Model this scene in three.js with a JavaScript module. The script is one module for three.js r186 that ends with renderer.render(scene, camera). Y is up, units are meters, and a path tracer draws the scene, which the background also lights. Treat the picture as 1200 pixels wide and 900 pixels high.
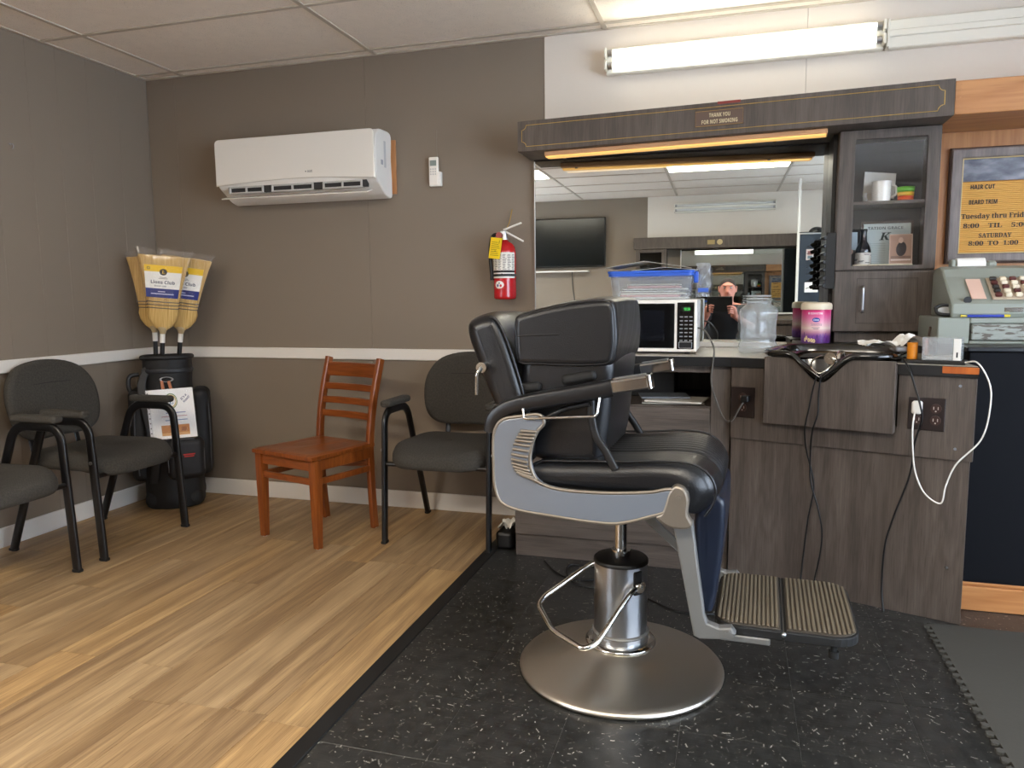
import * as THREE from 'three';
import { mergeGeometries, mergeVertices } from 'three/addons/utils/BufferGeometryUtils.js';
import { RoundedBoxGeometry } from 'three/addons/geometries/RoundedBoxGeometry.js';
import { TextGeometry } from 'three/addons/geometries/TextGeometry.js';
import { FontLoader } from 'three/addons/loaders/FontLoader.js';
import { MarchingCubes } from 'three/addons/objects/MarchingCubes.js';
import { RectAreaLightUniformsLib } from 'three/addons/lights/RectAreaLightUniformsLib.js';
import { createNoise2D } from 'simplex-noise';

// ------------------------------------------------------------------ camera, sky, light, exposure
const scene = new THREE.Scene();
const camera = new THREE.PerspectiveCamera(54.24, 4 / 3, 0.02, 60);
camera.rotation.order = 'YXZ';
camera.rotation.set(-0.11444, 0.28766, -0.00949);
camera.position.set(0, 1.165, 0);
const renderer = new THREE.WebGLRenderer({ antialias: true });
renderer.toneMapping = THREE.LinearToneMapping;
renderer.toneMappingExposure = 2.2;
renderer.shadowMap.enabled = true;
RectAreaLightUniformsLib.init();
scene.background = new THREE.Color().setRGB(4.2, 4.9, 5.9);      // overcast daylight outside the shop window
const TUBE_GLOW = 1.9, TUBE_LIGHT = 6.5, TROFFER_GLOW = 1.6, TROFFER_LIGHT = 16, AMBER_GLOW = 0.42, AMBER_LIGHT = 0.6;

function rectLight(name, color, intensity, w, h, pos, look) {
  const l = new THREE.RectAreaLight(color, intensity, w, h);
  l.name = name; l.position.set(...pos); l.lookAt(...look); scene.add(l);
  return l;
}

// ------------------------------------------------------------------ helpers
let seed = 20240611;
const rnd = () => { seed = (seed * 1664525 + 1013904223) >>> 0; return seed / 4294967296; };
const rr = (a, b) => a + (b - a) * rnd();
const n2 = createNoise2D(rnd), n2b = createNoise2D(rnd);
const fbm = (x, y, o = 4) => { let s = 0, a = 0.5; for (let i = 0; i < o; i++) { s += a * n2(x, y); x *= 2.03; y *= 2.03; a *= 0.5; } return s; };
const V = (x, y, z) => new THREE.Vector3(x, y, z);
const clamp = (x, a, b) => Math.min(b, Math.max(a, x));
const sstep = (a, b, x) => { const t = clamp((x - a) / (b - a), 0, 1); return t * t * (3 - 2 * t); };

const used = {};
function numbered(n) { used[n] = (used[n] ?? -1) + 1; return used[n] ? n + '_' + String(used[n]).padStart(3, '0') : n; }
function clean(g) {
  g = g.index ? g.toNonIndexed() : g.clone();
  for (const k of Object.keys(g.attributes)) if (!['position', 'normal', 'uv'].includes(k)) g.deleteAttribute(k);
  if (!g.attributes.normal) g.computeVertexNormals();
  if (!g.attributes.uv) g.setAttribute('uv', new THREE.BufferAttribute(new Float32Array(g.attributes.position.count * 2), 2));
  g.morphAttributes = {};
  return g;
}
const merge = (list) => { list = list.flat(Infinity); return list.length === 1 ? list[0] : mergeGeometries(list.map(clean)); };
function obj(name, geos, mat, parent = scene) {
  const m = new THREE.Mesh(merge([geos]), mat);
  m.name = parent === scene ? numbered(name) : name; parent.add(m);
  return m;
}
function tag(o, label, category, group, kind) {
  if (label) o.userData.label = label;
  if (category) o.userData.category = category;
  if (group) o.userData.group = group;
  if (kind) o.userData.kind = kind;
  return o;
}
function thing(name, label, category, pos = [0, 0, 0], turn = 0, group) {
  const o = new THREE.Group(); o.name = numbered(name); scene.add(o);
  o.position.set(...pos); o.rotation.y = turn;
  return tag(o, label, category, group);
}
function struct(name) { const o = new THREE.Group(); o.name = numbered(name); scene.add(o); o.userData.kind = 'structure'; return o; }
function dup(root, pos, turn, label, group) {
  const r = root.clone(); r.name = numbered(root.name.replace(/_\d{3}$/, '')); scene.add(r);
  r.userData = { ...root.userData }; r.position.set(...pos); r.rotation.y = turn;
  return tag(r, label, null, group);
}
// uv in metres from the dominant direction of each face
function boxUV(g, swap = false, du = 0, dv = 0) {
  g = clean(g); const p = g.attributes.position, uv = g.attributes.uv;
  const a = V(), b = V(), c = V(), n = V();
  for (let i = 0; i < p.count; i += 3) {
    a.fromBufferAttribute(p, i); b.fromBufferAttribute(p, i + 1); c.fromBufferAttribute(p, i + 2);
    n.copy(b).sub(a).cross(c.clone().sub(a));
    const ax = Math.abs(n.x), ay = Math.abs(n.y), az = Math.abs(n.z);
    [a, b, c].forEach((q, k) => {
      let u, v;
      if (ay >= ax && ay >= az) { u = q.x; v = q.z; } else if (ax >= az) { u = q.z; v = q.y; } else { u = q.x; v = q.y; }
      if (swap) [u, v] = [v, u];
      uv.setXY(i + k, u + du, v + dv);
    });
  }
  return g;
}
// box with chamfered edges, 44 triangles
function cbox(w, h, d, x = 0, y = 0, z = 0, c = 0.003, swap = false, du = 0, dv = 0) {
  const H = [w / 2, h / 2, d / 2]; c = Math.min(c, ...H.map((q) => q * 0.49));
  const P = (axis, s) => s.map((t, i) => t * (i === axis ? H[i] : H[i] - c));
  const out = [];
  const tri = (p, q, r) => {
    const A = V(...p), B = V(...q), C = V(...r), nn = B.clone().sub(A).cross(C.clone().sub(A));
    if (nn.dot(A.clone().add(B).add(C)) < 0) out.push(...p, ...r, ...q); else out.push(...p, ...q, ...r);
  };
  const quad = (p, q, r, s) => { tri(p, q, r); tri(p, r, s); };
  for (let a = 0; a < 3; a++) for (const s of [-1, 1]) {
    const b = (a + 1) % 3, e = (a + 2) % 3, m = (sb, se) => { const t = [0, 0, 0]; t[a] = s; t[b] = sb; t[e] = se; return P(a, t); };
    quad(m(-1, -1), m(1, -1), m(1, 1), m(-1, 1));
  }
  for (let a = 0; a < 3; a++) { const b = (a + 1) % 3, e = (a + 2) % 3;
    for (const sa of [-1, 1]) for (const sb of [-1, 1]) {
      const m = (ax, se) => { const t = [0, 0, 0]; t[a] = sa; t[b] = sb; t[e] = se; return P(ax, t); };
      quad(m(a, -1), m(a, 1), m(b, 1), m(b, -1));
    } }
  for (const i of [-1, 1]) for (const j of [-1, 1]) for (const k of [-1, 1]) tri(P(0, [i, j, k]), P(1, [i, j, k]), P(2, [i, j, k]));
  const g = new THREE.BufferGeometry();
  g.setAttribute('position', new THREE.Float32BufferAttribute(out, 3));
  g.computeVertexNormals();
  return boxUV(g, swap, du, dv).translate(x, y, z);
}
const span = (x0, x1, y0, y1, z0, z1, c = 0.003, swap = false, du = 0, dv = 0) => cbox(x1 - x0, y1 - y0, z1 - z0, (x0 + x1) / 2, (y0 + y1) / 2, (z0 + z1) / 2, c, swap, du, dv);
const rbox = (w, h, d, x, y, z, r = 0.01, s = 4) => boxUV(new RoundedBoxGeometry(w, h, d, s, Math.min(r, w / 2.05, h / 2.05, d / 2.05)).translate(x, y, z));
function cyl(r0, r1, h, x, y, z, axis = 'y', seg = 24) {
  const g = new THREE.CylinderGeometry(r0, r1, h, seg);
  if (axis === 'x') g.rotateZ(-Math.PI / 2);
  if (axis === 'z') g.rotateX(Math.PI / 2);
  return g.translate(x, y, z);
}
const ball = (r, x, y, z, s = 16) => new THREE.SphereGeometry(r, s, Math.max(8, s / 2)).translate(x, y, z);
const lathe = (pts, seg = 48) => new THREE.LatheGeometry(pts.map((p) => new THREE.Vector2(...p)), seg);
function dense(pts, r = 0.02, n = 6) {                             // polyline with rounded corners
  const P = pts.map((p) => V(...p)), out = [P[0]];
  for (let i = 1; i < P.length - 1; i++) {
    const a = P[i - 1].clone().sub(P[i]), b = P[i + 1].clone().sub(P[i]), q = Math.min(r, a.length() * 0.45, b.length() * 0.45);
    const s = P[i].clone().add(a.setLength(q)), e = P[i].clone().add(b.setLength(q));
    for (let k = 0; k <= n; k++) { const t = k / n; out.push(s.clone().multiplyScalar((1 - t) ** 2).add(P[i].clone().multiplyScalar(2 * t * (1 - t))).add(e.clone().multiplyScalar(t * t))); }
  }
  out.push(P[P.length - 1]);
  return out;
}
function smooth(pts, n = 40) { return new THREE.CatmullRomCurve3(pts.map((p) => V(...p)), false, 'centripetal').getPoints(n); }
// sweep a closed 2-D section [a along side, b along side x tangent] along points; capped
function sweep(path, section, side = null, closed = false) {
  const n = path.length, m = section.length, pos = [], idx = [];
  let s = side ? V(...side).normalize() : null;
  for (let i = 0; i < n; i++) {
    const t = closed ? path[(i + 1) % n].clone().sub(path[(i + n - 1) % n]).normalize() : path[Math.min(n - 1, i + 1)].clone().sub(path[Math.max(0, i - 1)]).normalize();
    if (!s) { s = Math.abs(t.y) < 0.9 ? V(0, 1, 0) : V(1, 0, 0); s.sub(t.clone().multiplyScalar(s.dot(t))).normalize(); }
    let sd = s;
    if (!side) { s = s.clone().sub(t.clone().multiplyScalar(s.dot(t))).normalize(); sd = s; }
    const b = t.clone().cross(sd).normalize();
    for (const [u, v] of section) { const q = path[i].clone().addScaledVector(sd, u).addScaledVector(b, v); pos.push(q.x, q.y, q.z); }
  }
  const rows = closed ? n : n - 1;
  for (let i = 0; i < rows; i++) for (let j = 0; j < m; j++) {
    const a = i * m + j, b = i * m + (j + 1) % m, c = ((i + 1) % n) * m + j, d = ((i + 1) % n) * m + (j + 1) % m;
    idx.push(a, b, c, b, d, c);
  }
  const g = new THREE.BufferGeometry();
  g.setAttribute('position', new THREE.Float32BufferAttribute(pos, 3)); g.setIndex(idx); g.computeVertexNormals();
  const list = [clean(g)];
  if (!closed) for (const [i, dir] of [[0, 1], [n - 1, -1]]) {
    const cp = []; const ctr = path[i];
    for (let j = 0; j < m; j++) {
      const a = (i * m + j) * 3, b = (i * m + (j + 1) % m) * 3, A = pos.slice(a, a + 3), B = pos.slice(b, b + 3);
      cp.push(ctr.x, ctr.y, ctr.z, ...(dir > 0 ? [...B, ...A] : [...A, ...B]));
    }
    const cg = new THREE.BufferGeometry(); cg.setAttribute('position', new THREE.Float32BufferAttribute(cp, 3)); cg.computeVertexNormals(); list.push(clean(cg));
  }
  return mergeGeometries(list);
}
const circ = (r, n = 10) => Array.from({ length: n }, (_, i) => [r * Math.cos(i / n * 6.2832), r * Math.sin(i / n * 6.2832)]);
const oval = (a, b, n = 14, e = 2.6) => Array.from({ length: n }, (_, i) => { const t = i / n * 6.2832, c = Math.cos(t), s = Math.sin(t); return [a * Math.sign(c) * Math.abs(c) ** (2 / e), b * Math.sign(s) * Math.abs(s) ** (2 / e)]; });
const rod = (pts, r, bend = 0.02, seg = 10) => sweep(dense(pts, bend), circ(r, seg));
const wire = (pts, r, n = 60, seg = 8) => sweep(smooth(pts, n), circ(r, seg));
function extr(pts, depth, bevel = 0.003, holes = [], curve = 12) {   // outline in xy, centred on z
  const sh = new THREE.Shape(pts.map((p) => new THREE.Vector2(...p)));
  for (const h of holes) sh.holes.push(new THREE.Path(h.map((p) => new THREE.Vector2(...p))));
  const g = new THREE.ExtrudeGeometry(sh, { depth: Math.max(0.0005, depth - 2 * bevel), bevelEnabled: bevel > 0, bevelThickness: bevel, bevelSize: bevel, bevelOffset: -bevel, bevelSegments: 2, curveSegments: curve });
  return g.translate(0, 0, -(depth - 2 * bevel) / 2);
}
function prism(poly, y0, y1, bevel = 0.003, holes = [], swap = false) {   // footprint [x, z] -> solid between y0 and y1
  const g = extr(poly.map(([x, z]) => [x, -z]), y1 - y0, bevel, holes.map((h) => h.map(([x, z]) => [x, -z])));
  return boxUV(g.rotateX(-Math.PI / 2).translate(0, (y0 + y1) / 2, 0), swap);
}
function roundRect(x0, x1, y0, y1, r, n = 5) {
  const o = []; const arc = (cx, cy, a0) => { for (let i = 0; i <= n; i++) { const a = a0 + i / n * Math.PI / 2; o.push([cx + r * Math.cos(a), cy + r * Math.sin(a)]); } };
  arc(x1 - r, y1 - r, 0); arc(x0 + r, y1 - r, Math.PI / 2); arc(x0 + r, y0 + r, Math.PI); arc(x1 - r, y0 + r, Math.PI * 1.5);
  return o;
}
function spline2(pts, n = 60, closed = true) { return new THREE.CatmullRomCurve3(pts.map(([x, y]) => V(x, y, 0)), closed, 'centripetal').getPoints(n).slice(0, closed ? n : n + 1).map((p) => [p.x, p.y]); }
// cushion: closed profile in (x, y) carried from z0 to z1, ends rounded by r; push(i, x, y, nx, ny, z) moves points along the outward normal
function pillow(profile, z0, z1, r, push = null, shift = null, steps = 40) {
  let area = 0; const m = profile.length;
  for (let j = 0; j < m; j++) { const [a, b] = profile[j], [c, d] = profile[(j + 1) % m]; area += a * d - b * c; }
  if (area < 0) profile = profile.slice().reverse();
  const nor = profile.map((_, j) => { const [a, b] = profile[(j + m - 1) % m], [c, d] = profile[(j + 1) % m]; const l = Math.hypot(c - a, d - b) || 1; return [(d - b) / l, -(c - a) / l]; });
  const zs = [], K = 7; const L = z1 - z0;
  for (let k = 0; k <= K; k++) zs.push([z0 + r * (1 - Math.cos(k / K * Math.PI / 2)), r * (1 - Math.sin(k / K * Math.PI / 2))]);
  for (let k = 1; k < steps; k++) zs.push([z0 + r + (L - 2 * r) * k / steps, 0]);
  for (let k = K; k >= 0; k--) zs.push([z1 - r * (1 - Math.cos(k / K * Math.PI / 2)), r * (1 - Math.sin(k / K * Math.PI / 2))]);
  const pos = [], idx = [];
  zs.forEach(([z, inset]) => profile.forEach(([x, y], j) => {
    const [nx, ny] = nor[j]; const e = (push ? push(x, y, nx, ny, z) : 0) - inset;
    const [sx, sy] = shift ? shift(z, x, y) : [0, 0];
    pos.push(x + nx * e + sx, y + ny * e + sy, z);
  }));
  const n = zs.length;
  for (let i = 0; i < n - 1; i++) for (let j = 0; j < m; j++) { const a = i * m + j, b = i * m + (j + 1) % m, c = a + m, d = b + m; idx.push(a, b, c, b, d, c); }
  const g = new THREE.BufferGeometry(); g.setAttribute('position', new THREE.Float32BufferAttribute(pos, 3)); g.setIndex(idx); g.computeVertexNormals();
  const list = [boxUV(g)];
  for (const [i, flip] of [[0, true], [n - 1, false]]) {
    const pts = profile.map((_, j) => new THREE.Vector2(pos[(i * m + j) * 3], pos[(i * m + j) * 3 + 1]));
    const cp = []; for (const t of THREE.ShapeUtils.triangulateShape(pts, [])) for (const k of flip ? [t[0], t[2], t[1]] : t) cp.push(pts[k].x, pts[k].y, zs[i][0]);
    const cg = new THREE.BufferGeometry(); cg.setAttribute('position', new THREE.Float32BufferAttribute(cp, 3)); cg.computeVertexNormals(); list.push(boxUV(cg));
  }
  return mergeGeometries(list);
}
function sdf(fn, c, half, res) {                                    // smooth surface of a distance function
  const mc = new MarchingCubes(res, new THREE.MeshBasicMaterial(), false, false, 120000);
  mc.isolation = 0; const h = mc.size / 2;
  for (let k = 0; k < mc.size; k++) for (let j = 0; j < mc.size; j++) for (let i = 0; i < mc.size; i++)
    mc.field[i + j * mc.size + k * mc.size2] = -fn(c[0] + (i - h) / h * half, c[1] + (j - h) / h * half, c[2] + (k - h) / h * half);
  mc.update();
  let g = new THREE.BufferGeometry();
  g.setAttribute('position', new THREE.Float32BufferAttribute(mc.positionArray.slice(0, mc.count * 3), 3));
  g.scale(half, half, half).translate(...c);
  g = mergeVertices(g, half / res * 0.05); g.computeVertexNormals();
  return clean(g);
}
const cap = (x, y, z, A, B, ra, rb) => {
  const bx = B[0] - A[0], by = B[1] - A[1], bz = B[2] - A[2], l = bx * bx + by * by + bz * bz;
  const t = clamp(((x - A[0]) * bx + (y - A[1]) * by + (z - A[2]) * bz) / (l || 1), 0, 1);
  return Math.hypot(x - A[0] - bx * t, y - A[1] - by * t, z - A[2] - bz * t) - (ra + (rb - ra) * t);
};
const smin = (a, b, k) => { const h = clamp(0.5 + 0.5 * (b - a) / k, 0, 1); return b + (a - b) * h - k * h * (1 - h); };

// ------------------------------------------------------------------ textures and materials
function tex(w, h, fn, sizeU = 1, sizeV = 1, srgb = true) {
  const d = new Uint8Array(w * h * 4);
  for (let j = 0; j < h; j++) for (let i = 0; i < w; i++) { const c = fn(i / w, j / h, i, j), k = (j * w + i) * 4; d[k] = clamp(c[0], 0, 255); d[k + 1] = clamp(c[1], 0, 255); d[k + 2] = clamp(c[2], 0, 255); d[k + 3] = 255; }
  const t = new THREE.DataTexture(d, w, h); t.wrapS = t.wrapT = THREE.RepeatWrapping; t.magFilter = THREE.LinearFilter; t.minFilter = THREE.LinearMipmapLinearFilter; t.generateMipmaps = true;
  if (srgb) t.colorSpace = THREE.SRGBColorSpace;
  t.repeat.set(1 / sizeU, 1 / sizeV); t.needsUpdate = true;
  return t;
}
// noise that tiles: blend across the edges
const tile = (f) => (u, v, su, sv) => { const a = f(u * su, v * sv), b = f((u - 1) * su, v * sv), c = f(u * su, (v - 1) * sv), d = f((u - 1) * su, (v - 1) * sv); const s = sstep(0.8, 1, u), t = sstep(0.8, 1, v); return (a * (1 - s) + b * s) * (1 - t) + (c * (1 - s) + d * s) * t; };
const tn = tile((x, y) => fbm(x, y)), tn1 = tile((x, y) => n2b(x, y));
const std = (color, roughness = 0.6, o = {}) => new THREE.MeshStandardMaterial({ color, roughness, ...o });
const phy = (color, roughness, o = {}) => new THREE.MeshPhysicalMaterial({ color, roughness, ...o });
const mix = (a, b, t) => a.map((x, i) => x + (b[i] - x) * t);

const peel = tex(256, 256, (u, v) => { const q = 128 + 70 * tn(u, v, 30, 30); return [q, q, q]; }, 0.25, 0.25, false);
// vertical grain: u across, v along
function woodTex(dark, light, o = {}) {
  const { su = 0.6, sv = 1.2, fine = 90, ring = 7, pores = 0.35, w = 512, h = 1024, off = 0 } = o;
  return tex(w, h, (u, v) => {
    const warp = 0.35 * tn(u, v, 2.2, 1.1 + off), a = tn(u + 0, v, ring, 0.9), cath = Math.sin((tn(u, v, 3, 0.7) * 3 + warp * 2 + u * 6.2832) * 5);
    const g = tn1(u, v, fine, 5), p = tn1(u, v, fine * 1.7, 11);
    let t = 0.5 + 0.45 * a + 0.13 * cath + 0.16 * g;
    if (p > 0.45) t -= pores * (p - 0.45) * 2;
    return mix(dark, light, clamp(t, 0, 1));
  }, su, sv);
}
const lamTex = woodTex([66, 57, 51], [102, 91, 82], { pores: 0.5 });
const orangeTex = woodTex([166, 108, 62], [204, 148, 94], { fine: 60, pores: 0.2, su: 0.9, sv: 1.8 });
const cherryTex = woodTex([108, 52, 17], [156, 86, 34], { fine: 110, pores: 0.3, su: 0.3, sv: 0.9, w: 256, h: 512 });
const plankTex = woodTex([136, 113, 86], [206, 181, 142], { fine: 120, ring: 10, pores: 0.9, su: 0.75, sv: 2.6, w: 1024, h: 1024 });
const fleckTex = (() => {
  const W = 1024, a = new Float32Array(W * W * 3);
  for (let i = 0; i < W * W; i++) { const q = 42 + 7 * n2((i % W) / 60, Math.floor(i / W) / 60) + rr(-3, 3); a[i * 3] = q; a[i * 3 + 1] = q; a[i * 3 + 2] = q * 0.97; }
  for (let k = 0; k < 3600; k++) {
    const x = rnd() * W, y = rnd() * W, an = rr(-0.7, 0.7) + (rnd() < 0.3 ? 1.57 : 0), L = rnd() ** 3 * 8 + 0.6, br = rnd() < 0.28 ? rr(120, 185) : rr(45, 95), wd = rr(0.4, 1.2);
    for (let t = -L; t <= L; t += 0.5) for (let s = -wd; s <= wd; s += 0.5) {
      const px = Math.floor(x + t * Math.cos(an) - s * Math.sin(an) + 0.8 * Math.sin(t) + W) % W, py = Math.floor(y + t * Math.sin(an) + s * Math.cos(an) + W) % W, i = (py * W + px) * 3;
      a[i] = br; a[i + 1] = br * 0.98; a[i + 2] = br * 0.92;
    }
  }
  return tex(W, W, (u, v, i, j) => { const k = (j * W + i) * 3; return [a[k], a[k + 1], a[k + 2]]; }, 1.22, 1.22);
})();
const ceilTex = tex(512, 512, (u, v) => { const p = tn1(u, v, 90, 90), q = tn1(u + 0.31, v, 40, 60); let t = 242 + 4 * tn(u, v, 6, 6); if (p > 0.72) t -= 46 * (p - 0.72) / 0.28 + 10; if (q > 0.8) t -= 26; return [t, t * 0.955, t * 0.9]; }, 0.61, 0.61);
const ceilBump = tex(512, 512, (u, v) => { const p = tn1(u, v, 90, 90); const t = 200 - (p > 0.6 ? 150 * (p - 0.6) / 0.4 : 0) + 20 * tn(u, v, 30, 30); return [t, t, t]; }, 0.61, 0.61, false);
const weaveTex = tex(256, 256, (u, v, i, j) => { const k = ((i >> 1) + (j >> 1)) % 2 ? 7 : -7; const t = 60 + k + 12 * tn(u, v, 14, 14) + rr(-7, 7); return [t * 1.02, t * 0.97, t * 0.88]; }, 0.2, 0.2);
const weaveBump = tex(256, 256, (u, v, i, j) => { const t = 128 + 90 * Math.sin(i * 0.8) * Math.sin(j * 0.8) + rr(-20, 20); return [t, t, t]; }, 0.2, 0.2, false);
const leatherBump = tex(512, 512, (u, v) => { const t = 128 + 60 * tn(u, v, 60, 60) + 45 * tn(u, v, 9, 9); return [t, t, t]; }, 0.3, 0.3, false);
const smear = tex(512, 512, (u, v) => { const t = 128 + 70 * tn(u, v, 4, 4) + 30 * tn(u, v, 40, 6); return [t, t, t]; }, 0.5, 0.5, false);

const M = {
  taupe: std('#857869', 0.62, { bumpMap: peel, bumpScale: 0.0006 }),
  whiteWall: std('#e2d8cb', 0.75, { bumpMap: peel, bumpScale: 0.0006 }),
  trim: std('#e9e3da', 0.4),
  ceil: std('#ffffff', 0.95, { map: ceilTex, bumpMap: ceilBump, bumpScale: 0.0015 }),
  grid: std('#c4b9aa', 0.5),
  slab: std('#8d8a85', 0.9),
  lam: std('#ffffff', 0.5, { map: lamTex }),
  orange: std('#ffffff', 0.38, { map: orangeTex }),
  cherry: phy('#ffffff', 0.3, { map: cherryTex, clearcoat: 0.35, clearcoatRoughness: 0.25 }),
  vinyl: std('#ffffff', 0.3, { map: fleckTex, bumpMap: smear, bumpScale: 0.0008 }),
  strip: std('#131312', 0.55),
  mat: std('#3e3c36', 0.85, { bumpMap: leatherBump, bumpScale: 0.0008 }),
  navy: phy('#0a0c12', 0.75, { specularIntensity: 0.35 }),
  black: std('#0d0d0e', 0.45),
  rubber: std('#101010', 0.7),
  blackGloss: phy('#0b0b0c', 0.14, { clearcoat: 0.6, clearcoatRoughness: 0.1 }),
  leather: phy('#101114', 0.32, { bumpMap: leatherBump, bumpScale: 0.0009, clearcoat: 0.15, clearcoatRoughness: 0.4 }),
  navyVinyl: phy('#141c2c', 0.34, { bumpMap: leatherBump, bumpScale: 0.0006 }),
  chrome: std('#d9d9d6', 0.09, { metalness: 1 }),
  steel: std('#d6cfc3', 0.35, { metalness: 1 }),
  steelColumn: std('#b9bbbf', 0.28, { metalness: 1 }),
  enamel: phy('#6a7079', 0.3, { clearcoat: 0.4, clearcoatRoughness: 0.2 }),
  cast: std('#8f867a', 0.42, { metalness: 0.7 }),
  castGrey: std('#8a8a88', 0.4, { metalness: 0.55 }),
  fabric: std('#ffffff', 0.95, { map: weaveTex, bumpMap: weaveBump, bumpScale: 0.0008 }),
  tubeBlack: std('#0e0e10', 0.32),
  white: std('#ece9e2', 0.35),
  whiteGloss: phy('#ece7dd', 0.22, { clearcoat: 0.5, clearcoatRoughness: 0.08 }),
  lampWhite: std('#e8e4d6', 0.45),
  paper: std('#e9e6df', 0.8),
  paper2: std('#d8d2c6', 0.8),
  pink: std('#d8a9a4', 0.8),
  mirror: std('#c6cac8', 0.0, { metalness: 1 }),
  glass: phy('#ffffff', 0.02, { transmission: 1, thickness: 0, ior: 1.5 }),
  plastic: phy('#eef0f1', 0.15, { transmission: 0.8, thickness: 0, ior: 1.45 }),
  film: phy('#ffffff', 0.12, { transmission: 0.97, thickness: 0, ior: 1.4 }),
  gold: std('#c9a456', 0.35, { metalness: 0.7 }),
  red: phy('#c0141c', 0.25, { clearcoat: 0.5 }),
  skin: std('#c8826c', 0.55), hair: std('#241c18', 0.9), shirt: std('#24272b', 0.85), jeans: std('#2a3346', 0.9),
};
function canvasTex(w, h, draw) {
  const c = document.createElement('canvas'); c.width = w; c.height = h; draw(c.getContext('2d'), w, h);
  const t = new THREE.CanvasTexture(c); t.colorSpace = THREE.SRGBColorSpace; t.anisotropy = 8; return t;
}
function printed(w, h, draw, rough = 0.6) { return std('#ffffff', rough, { map: canvasTex(w, h, draw) }); }
// a sheet of printed paper or film with thickness, uv 0..1 over the front
function sheet(w, h, t = 0.0006) {
  const g = clean(new THREE.BoxGeometry(w, h, t)); return g;
}
const fontSans = await new FontLoader().loadAsync('fonts/droid/droid_sans_bold.typeface.json');
const fontSerif = await new FontLoader().loadAsync('fonts/droid/droid_serif_bold.typeface.json');
function text(str, font, size, depth, width = null) {
  const g = new TextGeometry(str, { font, size, depth, curveSegments: 3, bevelEnabled: false });
  g.computeBoundingBox(); const b = g.boundingBox; g.translate(-(b.max.x + b.min.x) / 2, -(b.max.y + b.min.y) / 2, 0);
  if (width) g.scale(width / (b.max.x - b.min.x), 1, 1);
  return g;
}
const place = (g, x, y, z, ry = 0, rx = 0, rz = 0) => g.applyMatrix4(new THREE.Matrix4().compose(V(x, y, z), new THREE.Quaternion().setFromEuler(new THREE.Euler(rx, ry, rz, 'YXZ')), V(1, 1, 1)));

// ------------------------------------------------------------------ the room
const X0 = -3.34, X1 = 2.6, Z0 = -3.78, Z1 = 2.55, H = 2.45;
{ // floor: planks on the left, flecked vinyl tiles on the right
  const f = struct('floor');
  obj('subfloor', span(X0 - 0.1, X1 + 0.1, -0.12, -0.013, Z0 - 0.1, Z1 + 0.1), M.slab, f);
  const tones = ['#f6f0e8', '#efe6da', '#fff3de', '#e2d8cc', '#fbecd4', '#e8ded2'].map((c) => std(c, 0.42, { map: plankTex }));
  const W = 0.152, cols = Math.ceil((-1.085 - X0) / W);
  for (let i = 0; i < cols; i++) {
    const xb = -1.085 - i * W, xa = Math.max(X0, xb - W);
    let z = Z0 - rr(0, 1.1); if (i === 0) z = -2.913 - 1.22; if (i === 2) z = -2.93 - 1.22;
    while (z < Z1) {
      const za = Math.max(Z0, z), zb = Math.min(Z1, z + 1.22); z += 1.22;
      if (zb - za < 0.02) continue;
      const tone = rnd() < 0.2 ? 2 : Math.floor(rnd() * 6);
      obj('plank', span(xa + 0.0007, xb - 0.0007, -0.012, 0, za + 0.0008, zb - 0.0008, 0.0004, false, Math.floor(rnd() * 40) * 0.31, rnd() * 7), tones[tone], f);
    }
  }
  const T = 0.305;
  for (let i = 0; i < 12; i++) for (let j = 0; j < 21; j++) {
    const xa = -1.03 + i * T, xb = Math.min(X1, xa + T), za = Z0 + j * T, zb = Math.min(Z1, za + T);
    if (xb - xa < 0.02 || zb - za < 0.02) continue;
    obj('vinyl_tile', span(xa + 0.0001, xb - 0.0001, -0.012, 0, za + 0.0001, zb - 0.0001, 0.0004, (i + j) % 2 === 1, Math.floor(rnd() * 9) * 0.137, Math.floor(rnd() * 9) * 0.171), M.vinyl, f);
  }
  const s = obj('trim_1', span(-1.085, -1.03, -0.012, 0.005, Z0, Z1, 0.003), M.strip); s.userData.kind = 'structure';
}
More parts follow.
